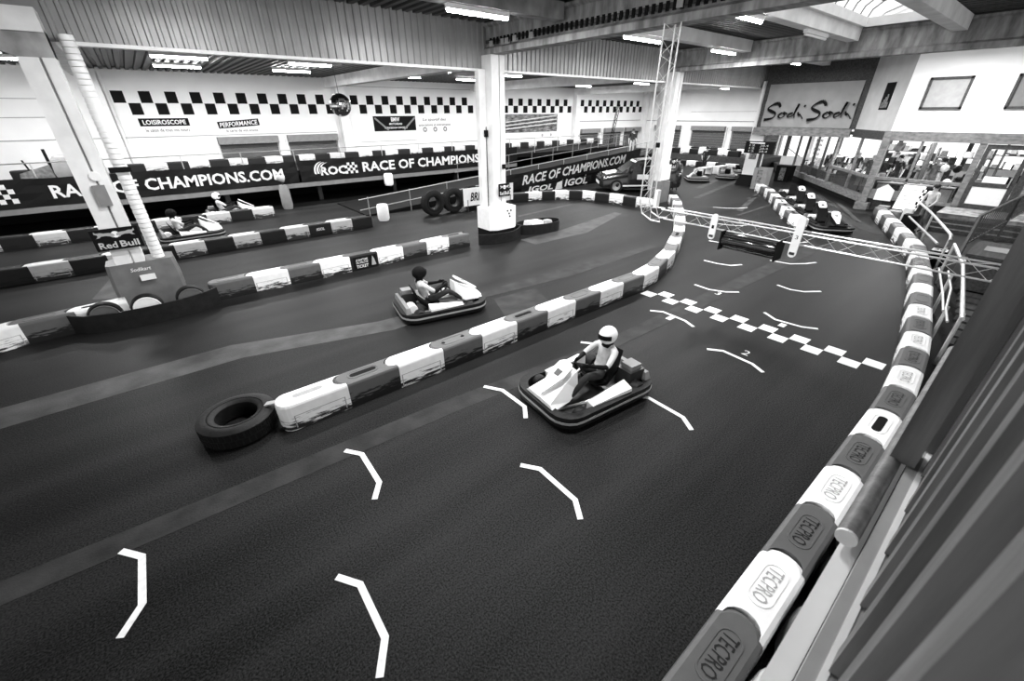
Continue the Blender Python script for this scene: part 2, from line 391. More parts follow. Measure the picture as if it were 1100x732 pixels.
def shutter(name, x0, x1, y, zt, label, axis='x'):
    t = thing(name, label, 'roller shutter', ((x0 + x1) / 2, y, 0) if axis == 'x' else (y, (x0 + x1) / 2, 0), 'roller shutters in the hall walls')
    def bx(a0, a1, d0, d1, z0, z1):
        return MB().box(a0, a1, y - d1, y - d0, z0, z1) if axis == 'x' else MB().box(y - d1, y - d0, a0, a1, z0, z1)
    part('housing', bx(x0 - 0.05, x1 + 0.05, 0.005, 0.4, zt - 0.35, zt), GREY, t)
    for k in range(12):
        part('slat', bx(x0, x1, 0.005, 0.07 if k % 2 else 0.09, 0.02 + k * (zt - 0.38) / 12, 0.02 + (k + 0.93) * (zt - 0.38) / 12), SHUT, t)
    part('jamb', bx(x0 - 0.16, x0 - 0.06, 0.005, 0.14, 0, zt), WHITE, t)
    part('jamb', bx(x1 + 0.06, x1 + 0.16, 0.005, 0.14, 0, zt), WHITE, t)
shutter('roller_shutter', 3.35, 6.15, YW, 2.95, 'grey roller shutter in left wall under the slanted oval-ended racing sign')
shutter('roller_shutter', 6.75, 9.45, YW, 2.95, 'grey roller shutter just left of the hanging mirror ball')
for k, (a, b) in enumerate(((31.2, 33.6), (34.4, 37.0), (37.5, 39.8))):
    shutter('roller_shutter', a, b, YW, 2.7, ('left', 'middle', 'right')[k] + ' one of three grey shutters by the far corner of the left wall')
for k, (a, b) in enumerate(((24.2, 26.9), (19.9, 23.0), (15.4, 19.2))):
    shutter('roller_shutter', a, b, 40.6, 2.88, ('leftmost', 'middle', 'rightmost')[k] + ' roller shutter in the far end wall', 'y')

# ceilings: ribbed decks as real geometry
def deck(name, x0, x1, y0, y1, z, axis, pitch=0.3, parent=None, m=ROOF):
    mb = MB(); a0, a1 = (x0, x1) if axis == 'y' else (y0, y1)
    prof = []; a = a0
    while a < a1 - 1e-4:
        b = min(a + pitch, a1); d = b - a
        prof += [(a, z), (a + d * 0.45, z), (a + d * 0.55, z + 0.08), (a + d * 0.92, z + 0.08)]; a = b
    prof.append((a1, z))
    up = [(p, z + 0.14) for p, _ in (prof[-1], prof[0])]
    poly = prof + up
    if axis == 'y': mb.side([(p, q) for p, q in poly], y0, y1)
    else: mb.loft([[(x0, p, q) for p, q in poly], [(x1, p, q) for p, q in poly]])
    return struct(name, mb, m, parent)
SKX0, SKX1, SKY0, SKY1 = 10.2, 19.2, 3.55, 5.65
ceiling = deck('ceiling', -12, 42, SKY1, 12.8, 6.4, 'y')
deck('deck_sheet', -12, 42, -9, 1.0, 6.4, 'y', parent=ceiling)
deck('deck_sheet', -12, SKX0, SKY0, SKY1, 6.4, 'y', parent=ceiling)
deck('deck_sheet', SKX1, 20.2, 1.0, SKY1, 6.4, 'y', parent=ceiling)
deck('deck_sheet', 24.6, 42, 1.0, SKY1, 6.4, 'y', parent=ceiling)
deck('deck_sheet', -12, SKX1, 1.0, SKY0, 6.4, 'y', parent=ceiling)
deck('deck_sheet', -12, 41, 12.9, YW + 0.3, 5.8, 'y', parent=ceiling, m=ROOFD)
# corrugated fascia between the two halls
fascia = struct('trim_1', MB().box(-12, 40.6, 12.74, 12.8, 5.26, 6.54), CORR)
shp = []
for k in range(5):
    x = k * 0.2; shp += [(x, 0.0), (x + 0.1, 0.0), (x + 0.12, -0.04), (x + 0.18, -0.04)]
shp.append((1.0, 0.0)); shp += [(1.0, 0.02), (0.0, 0.02)]
sheet = MB().prism(shp, 5.2, 6.54).mesh('corrugated_sheet', CORR)
for k in range(42):
    link('corrugated_sheet', sheet, fascia, (-0.7 + k * 1.0, 12.72, 0))
for a, b in ((-0.5, 9.0), (9.8, 19.2), (20.0, 29.4)):
    part('bottom_lip', MB().box(a, b, 12.62, 12.82, 5.15, 5.215), WHITE, fascia)

# ------------------------------------------------------------------ columns and beams
def beam(x, y0, y1, z0, z1, m, label, wdt=0.45):
    t = thing('concrete_beam', label, 'beam', (x, (y0 + y1) / 2, z0), 'main roof beams')
    h = z1 - z0
    prof = [(-wdt / 2, z0), (wdt / 2, z0), (wdt / 2, z0 + 0.14), (wdt / 2 - 0.1, z0 + 0.2), (wdt / 2 - 0.1, z1 - 0.1), (wdt / 2, z1 - 0.06), (wdt / 2, z1), (-wdt / 2, z1), (-wdt / 2, z1 - 0.06), (-wdt / 2 + 0.1, z1 - 0.1), (-wdt / 2 + 0.1, z0 + 0.2), (-wdt / 2, z0 + 0.14)]
    part('web', MB().loft([[(x + a, y0, b) for a, b in prof], [(x + a, y1, b) for a, b in prof]]), m, t)
    return t
bA = beam(9.4, -6, 12.6, 5.58, 6.36, CONC, 'stained concrete roof beam with a cable tray, above the start line')
bB = beam(19.6, -6, 12.6, 5.56, 6.36, CONC, 'stained concrete roof beam passing in front of the white upper shop wall')
bC = beam(29.8, 5, 12.6, 5.58, 6.36, CONC, 'concrete roof beam behind the handwritten shop banner')
part('cable_tray', MB().box(9.1, 9.17, -6, 12.4, 5.84, 5.92), DSTEEL, bA)
tr = MB()
for k in range(110): tr.box(9.08, 9.1, -5.9 + k * 0.165, -5.82 + k * 0.165, 5.78, 5.95)
o = part('tray_rungs', tr, BLACK, bA); o['kind'] = 'stuff'
for y, z in ((12.1, 5.8), (11.55, 5.8), (11.35, 5.8), (11.0, 5.82), (10.3, 5.82), (5.9, 5.86)):
    part('junction_box', MB().box(9.06, 9.14, y - 0.07, y + 0.07, z - 0.06, z + 0.08), MID, bA)
for k, (y, bay) in enumerate([(y, b) for b in ((-8, 9.17), (9.63, 19.37), (19.83, 29.6)) for y in (9.35, 5.9, 3.3)]):
    x0, x1 = bay
    if x0 > 19 and y < 8: continue
    nm = 'the near bay' if x0 < 0 else ('the skylight bay' if x0 < 19 else 'the far bay')
    wh = {9.35: 'beside the columns', 5.9: 'in the middle', 3.3: 'on the shop side'}[y]
    solo('secondary_beam', MB().side([(x0, 6.02), (x1, 6.02), (x1, 6.38), (x0, 6.38)], y - 0.17, y + 0.17), CONCW if x0 > 0 else CONC,
         'white painted secondary roof beam of %s, %s' % (nm, wh), 'beam', ((x0 + x1) / 2, y, 6.02), 'secondary roof beams')
for k, x in enumerate((-0.9, 9.4, 19.65, 29.9)):
    solo('hall_beam', MB().box(x - 0.22, x + 0.22, 13.0, YW - 0.45, 5.3, 5.78), CONCW, 'low concrete beam crossing the left hall, %s from the camera' % nth(k), 'beam', (x, 20, 5.3), 'left hall beams')
for k, x in enumerate((-0.75, 10.1, 20.3, 30.4, 40.3)):
    t = thing('wall_column', 'white column standing against the left wall, %s from the left' % nth(k), 'column', (x, YW - 0.2, 0), 'columns along the left wall')
    part('shaft', MB().box(x - 0.25, x + 0.25, YW - 0.42, YW - 0.01, 0, 5.75), WHITE, t)
    part('pipe', MB().tube([(x + 0.34, YW - 0.12, 0), (x + 0.34, YW - 0.12, 5.7)], 0.06), WHITE, t)

def column(x, label, w_=0.5, top=5.57, y0=12.2):
    t = thing('concrete_column', label, 'column', (x, y0 + 0.25, 0), 'columns between the two halls')
    h = w_ / 2
    poly = [(x - h, y0), (x + 0.03, y0), (x + 0.03, y0 + 0.05), (x + 0.07, y0 + 0.05), (x + 0.07, y0), (x + h, y0), (x + h, y0 + 0.5), (x - h, y0 + 0.5)]
    part('shaft', MB().prism(poly, 0, top), CONCW, t)
    part('cable', MB().tube([(x + 0.05, y0 + 0.02, 1.9), (x + 0.05, y0 + 0.02, top)], 0.012, 6), GREY, t)
    return t
cL = column(-0.92, 'white concrete column at left with a fat ribbed pipe beside it', 0.5, 5.3)
part('capital', MB().loft([[(-1.17, 12.2, 4.9), (-0.67, 12.2, 4.9), (-0.67, 12.7, 4.9), (-1.17, 12.7, 4.9)], [(-1.9, 12.15, 5.27), (-0.67, 12.15, 5.27), (-0.67, 12.7, 5.27), (-1.9, 12.7, 5.27)]]), CONC, cL)
part('capital', MB().box(-4.5, -0.67, 12.1, 12.7, 5.27, 5.62), CONCW, cL)
part('switch_box', MB().box(-0.98, -0.78, 12.12, 12.2, 2.35, 2.75), GREY, cL, label='grey electrical box')
part('rosette', MB().lathe([(0.09, 12.16), (0.09, 12.2)], (-0.86, 0, 2.92), 'y', 14), WHITE, cL)
dp = MB()
for k in range(44): dp.lathe([(0.113, 0.9 + k * 0.1), (0.118, 0.93 + k * 0.1), (0.113, 0.99 + k * 0.1)], (-0.42, 12.42, 0), 'z', 14)
part('ribbed_pipe', dp, WHITE, cL, True, label='fat pale ribbed pipe')
part('pipe_bracket', MB().box(-0.62, -0.26, 12.26, 12.32, 2.95, 3.05), BLACK, cL)
cM = column(9.4, 'white concrete column standing in the middle of the left track', 0.52)
part('drain_pipe', MB().box(8.86, 9.12, 12.5, 12.7, 0.3, 5.2), CONCW, cM)
part('cable', MB().tube([(9.06, 12.45, 0.6), (9.06, 12.45, 3.6)], 0.015, 6), DSTEEL, cM)
part('socket', MB().box(9.0, 9.12, 12.42, 12.5, 3.3, 3.5), BLACK, cM)
part('socket', MB().box(9.5, 9.6, 12.12, 12.2, 2.3, 2.45), BLACK, cM)
cR = column(19.65, 'white concrete column beside the tall lattice tower and the parked car', 0.52)
part('rear_flange', MB().box(19.1, 19.3, 12.55, 12.7, 0.6, 5.1), MID, cR)
column(29.9, 'white concrete column at the left end of the handwritten shop banner', 0.7)

# padding around column feet
def pad(poly, z0, z1, m, label, name='column_padding', bulge=0.03):
    cx = sum(p[0] for p in poly) / len(poly); cy = sum(p[1] for p in poly) / len(poly)
    rings = []
    for i in range(6):
        t = i / 5; k = 1 + bulge * math.sin(PI * t) * 2
        rings.append([(cx + (x - cx) * k, cy + (y - cy) * k, z0 + (z1 - z0) * t) for x, y in poly])
    mb = MB().loft(rings)
    return thing_pad(name, mb, m, label, (cx, cy, z0))
def thing_pad(name, mb, m, label, loc):
    t = thing(name, label, 'padding', loc, 'padding around column feet'); part('wrap', mb, m, t, True); return t
p1 = pad([(-1.3, 12.19), (-0.22, 12.19), (-0.16, 12.25), (-0.16, 12.74), (-0.24, 12.8), (-1.28, 12.8), (-1.36, 12.74), (-1.36, 12.25)], 0.0, 1.12, PADG, 'grey vinyl padding wrapped around the foot of the left column')
text('Sodikart', (-0.8, 12.14, 0.98), XR, ZU, 0.36, 0.08, SIGNW, p1, 0.01, 0.2, 0.012)
part('label_plate', MB().box(-0.87, -0.6, 12.1, 12.15, 0.72, 0.84), SIGNW, p1)
p2 = pad([(8.75, 12.0), (9.0, 11.85), (9.75, 11.85), (9.95, 12.0), (9.95, 12.72), (8.75, 12.72)], 0.32, 1.06, WTOP, 'white plastic guard around the foot of the middle column', bulge=0.0)
for x, z in ((9.45, 0.95), (9.6, 0.95), (9.52, 0.85), (9.55, 0.75)):
    part('bolt', MB().lathe([(0.03, 11.83), (0.03, 11.86)], (x, 0, z), 'y', 8), BLACK, p2)
part('skirt', MB().prism([(8.75, 12.0), (9.0, 11.85), (9.75, 11.85), (9.95, 12.0), (9.95, 12.72), (8.75, 12.72)], 0.0, 0.315), BLACK, p2)
p3 = pad([(19.3, 12.05), (20.0, 12.05), (20.0, 12.75), (19.3, 12.75)], 0.0, 1.0, PADG, 'grey padded wrap around the foot of the column by the car')
p3b = solo('column_guard', MB().box(19.33, 19.98, 12.1, 12.19, 1.06, 1.75), WTOP, 'white plate on the column above its grey padding by the car', 'padding', (19.65, 12.15, 1.06))

# energy drink boards: black, two bulls charging at a disc over the lettering
def bull_board(c, w_, h_, label, small=False):
    x, y, z = c
    t = thing('sign_board', label, 'sign', (x, y, z - h_ / 2), 'black boards with charging bulls')
    part('board', quad(MB(), c, XR, ZU, w_, h_, 0.03), BLACK, t)
    part('disc', MB().lathe([(h_ * 0.15, y - 0.012), (h_ * 0.15, y - 0.004)], (x, 0, z + h_ * 0.22), 'y', 18), WTOP, t)
    bull = [(0.02, 0.0), (0.06, 0.07), (0.14, 0.1), (0.24, 0.1), (0.33, 0.14), (0.42, 0.13), (0.46, 0.2), (0.47, 0.1), (0.41, 0.05), (0.4, -0.02), (0.45, -0.1), (0.38, -0.09), (0.33, -0.03), (0.22, -0.02), (0.13, -0.06), (0.08, -0.13), (0.05, -0.11), (0.08, -0.05), (0.03, -0.07)]
    for s in (-1, 1):
        poly = [(x + s * a * w_ * 0.9, z + h_ * 0.22 + b * h_ * 1.0) for a, b in bull]
        part('bull', MB().side(poly, y - 0.016, y - 0.013), MID, t)
    text('Red', (x - w_ * .235, y, z - h_ * 0.25), XR, ZU, w_ * 0.37, h_ * 0.3, LGREY, t, 0.02, 0, 0.006); text('Bull', (x + w_ * .22, y, z - h_ * 0.25), XR, ZU, w_ * 0.4, h_ * 0.3, LGREY, t, 0.02, 0, 0.006)
bull_board((-0.95, 12.1, 1.69), 0.78, 0.44, 'black board with charging bulls on the left column')
bull_board((9.52, 12.1, 1.62), 0.48, 0.42, 'black board with charging bulls on the middle column')
bull_board((20.12, 12.1, 1.75), 0.5, 0.5, 'small black board with charging bulls on the column by the car')

# ------------------------------------------------------------------ fluorescent lights
def tube_light(x, y, z, L, label, lit=True, power=1.0, group='fluorescent tubes'):
    t = thing('fluorescent_light', label, 'ceiling light', (x, y, z), group)
    part('housing', MB().box(x - L / 2, x + L / 2, y - 0.06, y + 0.06, z + 0.03, z + 0.12), WHITE, t)
    if abs(z - 5.56) < 1e-6:
        for q in (-.5, .5): part('hanger', MB().tube([(x + q, y, z + .12), (x + q, y, 5.81)], .012, 5), STEEL, t)
    part('tube', MB().tube([(x - L / 2 + 0.02, y, z), (x + L / 2 - 0.02, y, z)], 0.035, 8), LAMP if lit else DEADL, t)
    if lit:
        l = bpy.data.lights.new('tube_lamp', 'AREA'); l.shape = 'RECTANGLE'; l.size = L; l.size_y = 0.1; l.energy = TUBE_W * power
        lo = bpy.data.objects.new('tube_lamp', l); col.objects.link(lo); lo.parent = t; lo.location = (0, 0, -0.05)
tube_light(6.7, 9.35, 5.9, 1.65, 'lit fluorescent tube under the near bay beam left of the start beam')
tube_light(12.7, 9.35, 5.9, 1.8, 'lit fluorescent tube beyond the start beam nearest the columns')
tube_light(17.65, 9.35, 5.9, 1.7, 'lit fluorescent tube just in front of the far concrete beam')
tube_light(12.0, 5.9, 5.9, 1.3, 'lit fluorescent tube under the beam left of the skylight, nearer one')
tube_light(16.2, 5.9, 5.9, 1.6, 'unlit fluorescent tube on the white beam left of the skylight', False)
tube_light(22.3, 3.3, 5.9, 1.6, 'added lit tube behind the far concrete beam, brightening the white upper shop wall', power=1.1)  # hidden tube added to brighten the upper shop wall
tube_light(24.0, 9.35, 5.9, 1.5, 'lit tube beyond the far concrete beam above the handwritten banner')
tube_light(2.5, 5.9, 5.9, 1.5, 'unseen lit tube added under the near middle beam for the foreground', power=.7)  # out of frame, added to brighten the foreground railing
tube_light(4.5, 3.3, 5.9, 1.5, 'unseen lit tube added under the near shop side beam for the foreground', power=.75)  # second added tube for the foreground, not in view
tube_light(1.5, 9.35, 5.9, 1.5, 'lit fluorescent tube high above the near track', power=.6)
for k, (x, y) in enumerate(((-2.4, 18.7), (1.85, 18.7), (5.75, 18.6), (10.7, 18.2), (14.9, 18.4), (21.5, 18.5), (25.6, 18.5), (31, 18.5), (36, 18.5))):
    tube_light(x, y, 5.56, 1.5, 'lit tube in the left hall, front row, %s from the left' % nth(k), power=.8, group='left hall tubes')
for k, (x, y) in enumerate(((-2.6, 23.9), (2.2, 23.9), (6.4, 23.5), (12.1, 23.6), (16.0, 23.6), (21.3, 23.9), (26.5, 24.2), (31.4, 24), (36.4, 24))):
    tube_light(x, y, 5.68, 1.6, 'lit tube in the left hall, back row, %s from the left' % nth(k), power=.95, group='left hall tubes')

# ------------------------------------------------------------------ skylight
def skylight(SKX0, SKX1, SKY0, SKY1, label, nx):
    sk = thing('skylight', label, 'skylight', ((SKX0 + SKX1) / 2, (SKY0 + SKY1) / 2, 6.4), 'roof skylights')
    for y in (SKY0, SKY1): part('curb', MB().box(SKX0, SKX1, y - 0.06, y + 0.06, 6.36, 6.6), WHITE, sk)
    for x in (SKX0, SKX1): part('curb', MB().box(x - 0.06, x + 0.06, SKY0, SKY1, 6.36, 6.6), WHITE, sk)
    NA, cy, hw = 8, (SKY0 + SKY1) / 2, (SKY1 - SKY0) / 2
    arc = [(cy - hw * math.cos(PI * i / NA), 6.6 + 0.55 * math.sin(PI * i / NA)) for i in range(NA + 1)]
    xs = [SKX0 + (SKX1 - SKX0) * i / nx for i in range(nx + 1)]
    for x in xs: part('glazing_bar', MB().tube([(x, a, b) for a, b in arc], 0.025, 5), GREY, sk)
    for i in (2, 4, 6): part('glazing_bar', MB().tube([(SKX0, arc[i][0], arc[i][1]), (SKX1, arc[i][0], arc[i][1])], 0.025, 5), GREY, sk)
    for j in range(nx):
        for i in range(0, NA, 2):
            (a, b), (c, d), (e, f_) = arc[i], arc[i + 1], arc[i + 2]
            part('pane', MB().add([(xs[j] + 0.02, a, b), (xs[j + 1] - 0.02, a, b), (xs[j + 1] - 0.02, c, d), (xs[j] + 0.02, c, d), (xs[j + 1] - 0.02, e, f_), (xs[j] + 0.02, e, f_)], [(0, 1, 2, 3), (3, 2, 4, 5)]), SKYG, sk)
    for x in (SKX0, SKX1):
        part('end_pane', MB().add([(x, a, b) for a, b in arc], [tuple(range(NA + 1))]), SKYG, sk)
skylight(SKX0, SKX1, SKY0, SKY1, 'barrel vault roof skylight with glazing bars in front of the far concrete beam', 12)
skylight(20.2, 24.6, 1.0, SKY1, 'unseen barrel vault skylight added behind the far concrete beam to light the white upper shop wall', 6)  # added out of view so daylight reaches the upper shop wall

# ================================================================== BARRIERS
PITCH, BW, BH = 0.83, 0.38, 0.44
def block_mesh(name, m, L=PITCH - 0.012, w_=BW, h=BH, bul=0.15):
    """x from 0 to L; the +x end is rounded, the -x end is hollowed to take the next one's nose"""
    n = 8; pts = []
    for i in range(n + 1):
        a = -PI / 2 + PI * i / n; pts.append((L + bul * math.cos(a), w_ / 2 * math.sin(a)))
    for i in range(n + 1):
        a = PI / 2 - PI * i / n; pts.append((bul * math.cos(a), w_ / 2 * math.sin(a)))
    def ring(ins, z):
        cx = L / 2 + bul / 2
        return [(x + (-ins if i <= n else ins * 0.2) * (1 if 0 < i < n or i > n else 0.3), y * (1 - ins / (w_ / 2)), z) for i, (x, y) in enumerate(pts)]
    return MB().loft([ring(0, 0.0), ring(0, h - 0.05), ring(0.012, h - 0.018), ring(0.045, h)]).mesh(name, m)
def stadium(cx, L, w_, n=7):
    p = []
    for i in range(n + 1):
        a = -PI / 2 + PI * i / n; p.append((cx + L / 2 - w_ / 2 + w_ / 2 * math.cos(a), w_ / 2 * math.sin(a)))
    for i in range(n + 1):
        a = PI / 2 + PI * i / n; p.append((cx - L / 2 + w_ / 2 + w_ / 2 * math.cos(a), w_ / 2 * math.sin(a)))
    return p
def ringmesh(name, m, cx, L, w_, t, z0, z1):
    o_, i_ = stadium(cx, L, w_), stadium(cx, L - 2 * t, w_ - 2 * t)
    return MB().loft([[(x, y, z0) for x, y in o_], [(x, y, z1) for x, y in o_], [(x, y, z1) for x, y in i_], [(x, y, z0) for x, y in i_]], cap=False, closed=True).mesh(name, m)
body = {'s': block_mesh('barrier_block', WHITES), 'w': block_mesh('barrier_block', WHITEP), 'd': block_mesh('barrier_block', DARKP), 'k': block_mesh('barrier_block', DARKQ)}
RC = PITCH / 2 + 0.1
rim = {'w': ringmesh('recess_rim', WTOP, RC, 0.5, 0.2, 0.014, BH - 0.005, BH + 0.006), 'd': ringmesh('recess_rim', DREC, RC, 0.5, 0.2, 0.014, BH - 0.005, BH + 0.006)}
rim['k'] = rim['d']; rim['s'] = rim['w']
slot_dark = MB().prism(stadium(RC, 0.42, 0.1), BH - 0.05, BH + 0.002).mesh('slot', BLACK)
slot_grey = MB().prism(stadium(RC, 0.42, 0.1), BH - 0.05, BH + 0.002).mesh('slot', GTOP)
hole = MB().lathe([(0.035, BH - 0.04), (0.035, BH + 0.002)], (0, 0, 0), 'z', 10).mesh('bolt_hole', BLACK)
EMB = {}
def emboss(k):
    if k not in EMB:
        EMB[k] = text('TECPRO', (RC, 0, BH), (-1, 0, 0), (0, -1, 0), 0.4, 0.12, {'w': MID, 'd': DARKQ, 'k': DARKQ}[k], None, 0.0, 0, 0.004, mesh_only=True)
    return EMB[k]
pl_ = MB()
for q in (1,):
    a_, b_ = sorted((q * BW / 2, q * (BW / 2 + 0.004)))
    pl_.box(0.07, PITCH - 0.03, a_, b_, 0.235, 0.243); pl_.box(PITCH - 0.045, PITCH - 0.03, a_, b_, 0.04, 0.235); pl_.box(0.07, 0.085, a_, b_, 0.04, 0.235)
panel_line = pl_.mesh('panel_line', MID)

def resample(path, pitch):
    P = [Vector((x, y, 0)) if len(p) == 2 else Vector(p) for p in path for x, y in [(p[0], p[1])]]
    for i, p in enumerate(path):
        P[i].z = p[2] if len(p) > 2 else 0
    out = [P[0].copy()]; cur = P[0].copy(); i = 1
    while i < len(P):
        d = (P[i] - cur).length
        if d >= pitch:
            cur = cur + (P[i] - cur).normalized() * pitch; out.append(cur.copy())
        else: i += 1
    return out
def row(path, seq, where, group, flip=False, top=None, letters=0, pitch=PITCH, first=0, lines=True, name='barrier_block'):
    """path: centre line of the row; blocks laid corner to corner along it"""
    pts = resample(path, pitch); res = []
    for i in range(len(pts) - 1):
        a, b = pts[i], pts[i + 1]; k = seq[i % len(seq)]
        if flip: a, b = b, a
        o = link(name, body[k], None, a); d = b - a
        o.rotation_euler.z = math.atan2(d.y, d.x); o.scale.x = pitch / PITCH
        kind = {'s': 'scuffed white', 'w': 'white', 'd': 'dark', 'k': 'black'}[k]
        tag(o, '%s plastic barrier block, %s in %s' % (kind, nth(i + first), where), 'barrier', group)
        tp = (top or {}).get(i)
        if k in 'ws' and lines: link('panel_line', panel_line, o)
        link('recess_rim', rim[k], o)
        if tp == 'slot': link('slot', slot_dark, o)
        elif tp == 'grey': link('slot', slot_grey, o)
        elif tp == 'holes':
            link('bolt_hole', hole, o, (RC - 0.2, 0, 0)); link('bolt_hole', hole, o, (RC + 0.2, 0, 0))
        elif i < letters: link('raised_lettering', emboss(k), o)
        res.append(o)
    return res
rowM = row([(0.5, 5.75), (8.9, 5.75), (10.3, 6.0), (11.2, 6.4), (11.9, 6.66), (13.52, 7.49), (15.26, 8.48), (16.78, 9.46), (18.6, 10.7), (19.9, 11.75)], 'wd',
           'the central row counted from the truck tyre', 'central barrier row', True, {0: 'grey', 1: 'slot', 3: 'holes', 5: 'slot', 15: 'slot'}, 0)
rowL = row([(-4.5, 11.36), (-3.3, 11.66), (-2.5, 11.98), (-1.24, 11.98)], 'dw', 'the left column row, far left stretch', 'barrier row past the two columns', True, {3: 'slot'})
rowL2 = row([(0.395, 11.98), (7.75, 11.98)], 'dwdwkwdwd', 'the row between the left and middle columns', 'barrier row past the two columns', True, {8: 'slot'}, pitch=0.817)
row([(-0.43, 11.98), (0.395, 11.98)], 'w', 'the gap beside the padded left column', 'barrier row past the two columns', True)
row([(7.76, 11.98), (8.59, 11.98)], 'w', 'the row at the middle column foot', 'barrier row past the two columns', True)
rowB = row([(-4.1, 16.7), (6.45, 16.75)], 'ks', 'the row across the second lane', 'second lane barrier row', True, pitch=0.8)
rowC = row([(-6.2, 21.5), (-3.7, 21.4), (4.0, 21.4)], 'ks', 'the row below the raised deck', 'third lane barrier row', True)
rowD = row([(13.9, 16.95), (15.62, 16.48), (16.4, 16.12), (16.98, 15.62), (17.42, 14.95), (17.45, 13.97), (17.68, 13.33), (17.78, 12.63), (17.75, 11.2)], 'kw',
           'the curved row in front of the parked car', 'curved barrier row by the car', True, pitch=0.77)
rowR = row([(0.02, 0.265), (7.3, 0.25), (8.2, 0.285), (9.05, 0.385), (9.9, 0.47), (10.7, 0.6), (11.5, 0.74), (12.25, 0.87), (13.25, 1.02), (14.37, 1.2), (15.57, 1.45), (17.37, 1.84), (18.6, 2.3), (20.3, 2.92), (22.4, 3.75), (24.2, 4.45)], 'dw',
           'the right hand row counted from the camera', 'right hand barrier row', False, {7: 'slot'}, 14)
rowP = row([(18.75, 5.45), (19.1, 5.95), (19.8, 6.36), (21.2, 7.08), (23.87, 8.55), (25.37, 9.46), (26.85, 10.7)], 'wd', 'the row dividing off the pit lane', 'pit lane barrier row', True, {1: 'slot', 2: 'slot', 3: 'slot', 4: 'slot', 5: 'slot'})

# printed panels stuck on single blocks
def sticker(parent_row, i, w_, h_, m):
    o = parent_row[i]; t = MB().box(0.06, PITCH - 0.08, BW / 2, BW / 2 + 0.006, 0.05, 0.39).mesh('printed_panel', m)
    return link('printed_panel', t, o)
sticker(rowL2, 4, 0, 0, BLACK)
o = rowL2[4]
for s, z, h in (('LE BAPTEME', 0.3, 0.06), ('DU PILOTE', 0.22, 0.06), ('TICKET', 0.11, 0.09)):
    me = text(s, (PITCH / 2 + 0.08, BW / 2 + 0.008, z), (-1, 0, 0), ZU, 0.36, h, SIGNW, None, 0.01, 0.2, mesh_only=True); link('lettering', me, o)
link('printed_figure', MB().side([(0.08, 0.08), (0.22, 0.08), (0.2, 0.2), (0.17, 0.36), (0.12, 0.25)], BW / 2 + 0.006, BW / 2 + 0.01).mesh('printed_figure', MID), o)
for r_, i, s in ((rowB, 4, 'IGOL'), (rowB, 10, 'IGOL'), (rowD, 1, 'IGOL')):
    me = text(s, (PITCH / 2, BW / 2 + 0.003, 0.24), (-1, 0, 0), ZU, 0.3, 0.1, SIGNW, None, 0.02, 0.15, mesh_only=True); link('lettering', me, r_[i])

# truck tyre lying at the near end of the central row
def tyre(c, R_, r_, w_, ax, label, group=None, name='truck_tyre', cat='tyre'):
    t = thing(name, label, cat, (c[0], c[1], c[2]), group)
    k = w_ / 2; prof = [(r_, -k * 0.75), (r_ + 0.03, -k * 0.95), ((R_ + r_) / 2, -k), (R_ - 0.05, -k * 0.95), (R_, -k * 0.75), (R_, k * 0.75), (R_ - 0.05, k * 0.95), ((R_ + r_) / 2, k), (r_ + 0.03, k * 0.95), (r_, k * 0.75), (r_, -k * 0.75)]
    cc = (c[0], c[1], c[2] + (k if ax == 'z' else R_))
    idx = {'z': 2, 'y': 1, 'x': 0}[ax]
    part('carcass', MB().lathe([(a, b + 0) for a, b in prof], cc, ax, 40) if ax == 'z' else MB().lathe(prof, cc, ax, 36), RUBBER, t, True)
    tr = MB(); n = 40
    for i in range(n):
        a = 2 * PI * i / n
        for s in (-1, 1):
            a2 = a + (PI / n if s > 0 else 0)
            e = Vector((math.cos(a2), math.sin(a2), 0)); q = Vector((-math.sin(a2), math.cos(a2), 0)); zz = Vector((0, 0, 1))
            m_ = e * (R_ + 0.004) + zz * s * k * 0.38
            pts_ = [m_ + q * du * (PI * R_ / n * 0.72) + zz * dv * k * 0.32 + e * dw for dw in (-0.03, 0.0) for du, dv in ((-1, -1), (1, -1), (1, 1), (-1, 1))]
            if ax == 'y': pts_ = [Vector((p.x, p.z, p.y)) for p in pts_]
            elif ax == 'x': pts_ = [Vector((p.z, p.x, p.y)) for p in pts_]
            tr.add([p + Vector(cc) for p in pts_], [(3, 2, 1, 0), (4, 5, 6, 7), (0, 1, 5, 4), (1, 2, 6, 5), (2, 3, 7, 6), (3, 0, 4, 7)])
    part('tread', tr, TREAD, t)
    for s in (-1, 1):
        h = k * 0.985
        part('bead_ring', MB().lathe([(r_ + 0.06, s * h - 0.004), (r_ + 0.075, s * h + 0.006 * s), (r_ + 0.1, s * h - 0.004), (r_ + 0.06, s * h - 0.004)], cc, ax, 36), TREAD, t)
    return t
t0 = tyre((-0.09, 6.12, 0.0), 0.49, 0.27, 0.3, 'z', 'black truck tyre lying flat against the rounded end of the central row')
solo('strap', MB().bar((0.28, 6.0, 0.32), (0.46, 5.86, 0.37), 0.09, 0.02), MID, 'short grey strap tying the flat tyre to the white end block', 'strap', (0.37, 5.93, 0.32))
for k, x in enumerate((9.3, 10.35, 11.35)):
    tyre((x, 16.95, 0), 0.53, 0.26, 0.32, 'y', 'upright truck tyre by the ramp, ' + ('fully in view left of the white board', 'partly behind the white lettered board', 'mostly hidden below the white lettered board')[k], 'upright tyres along the ramp')

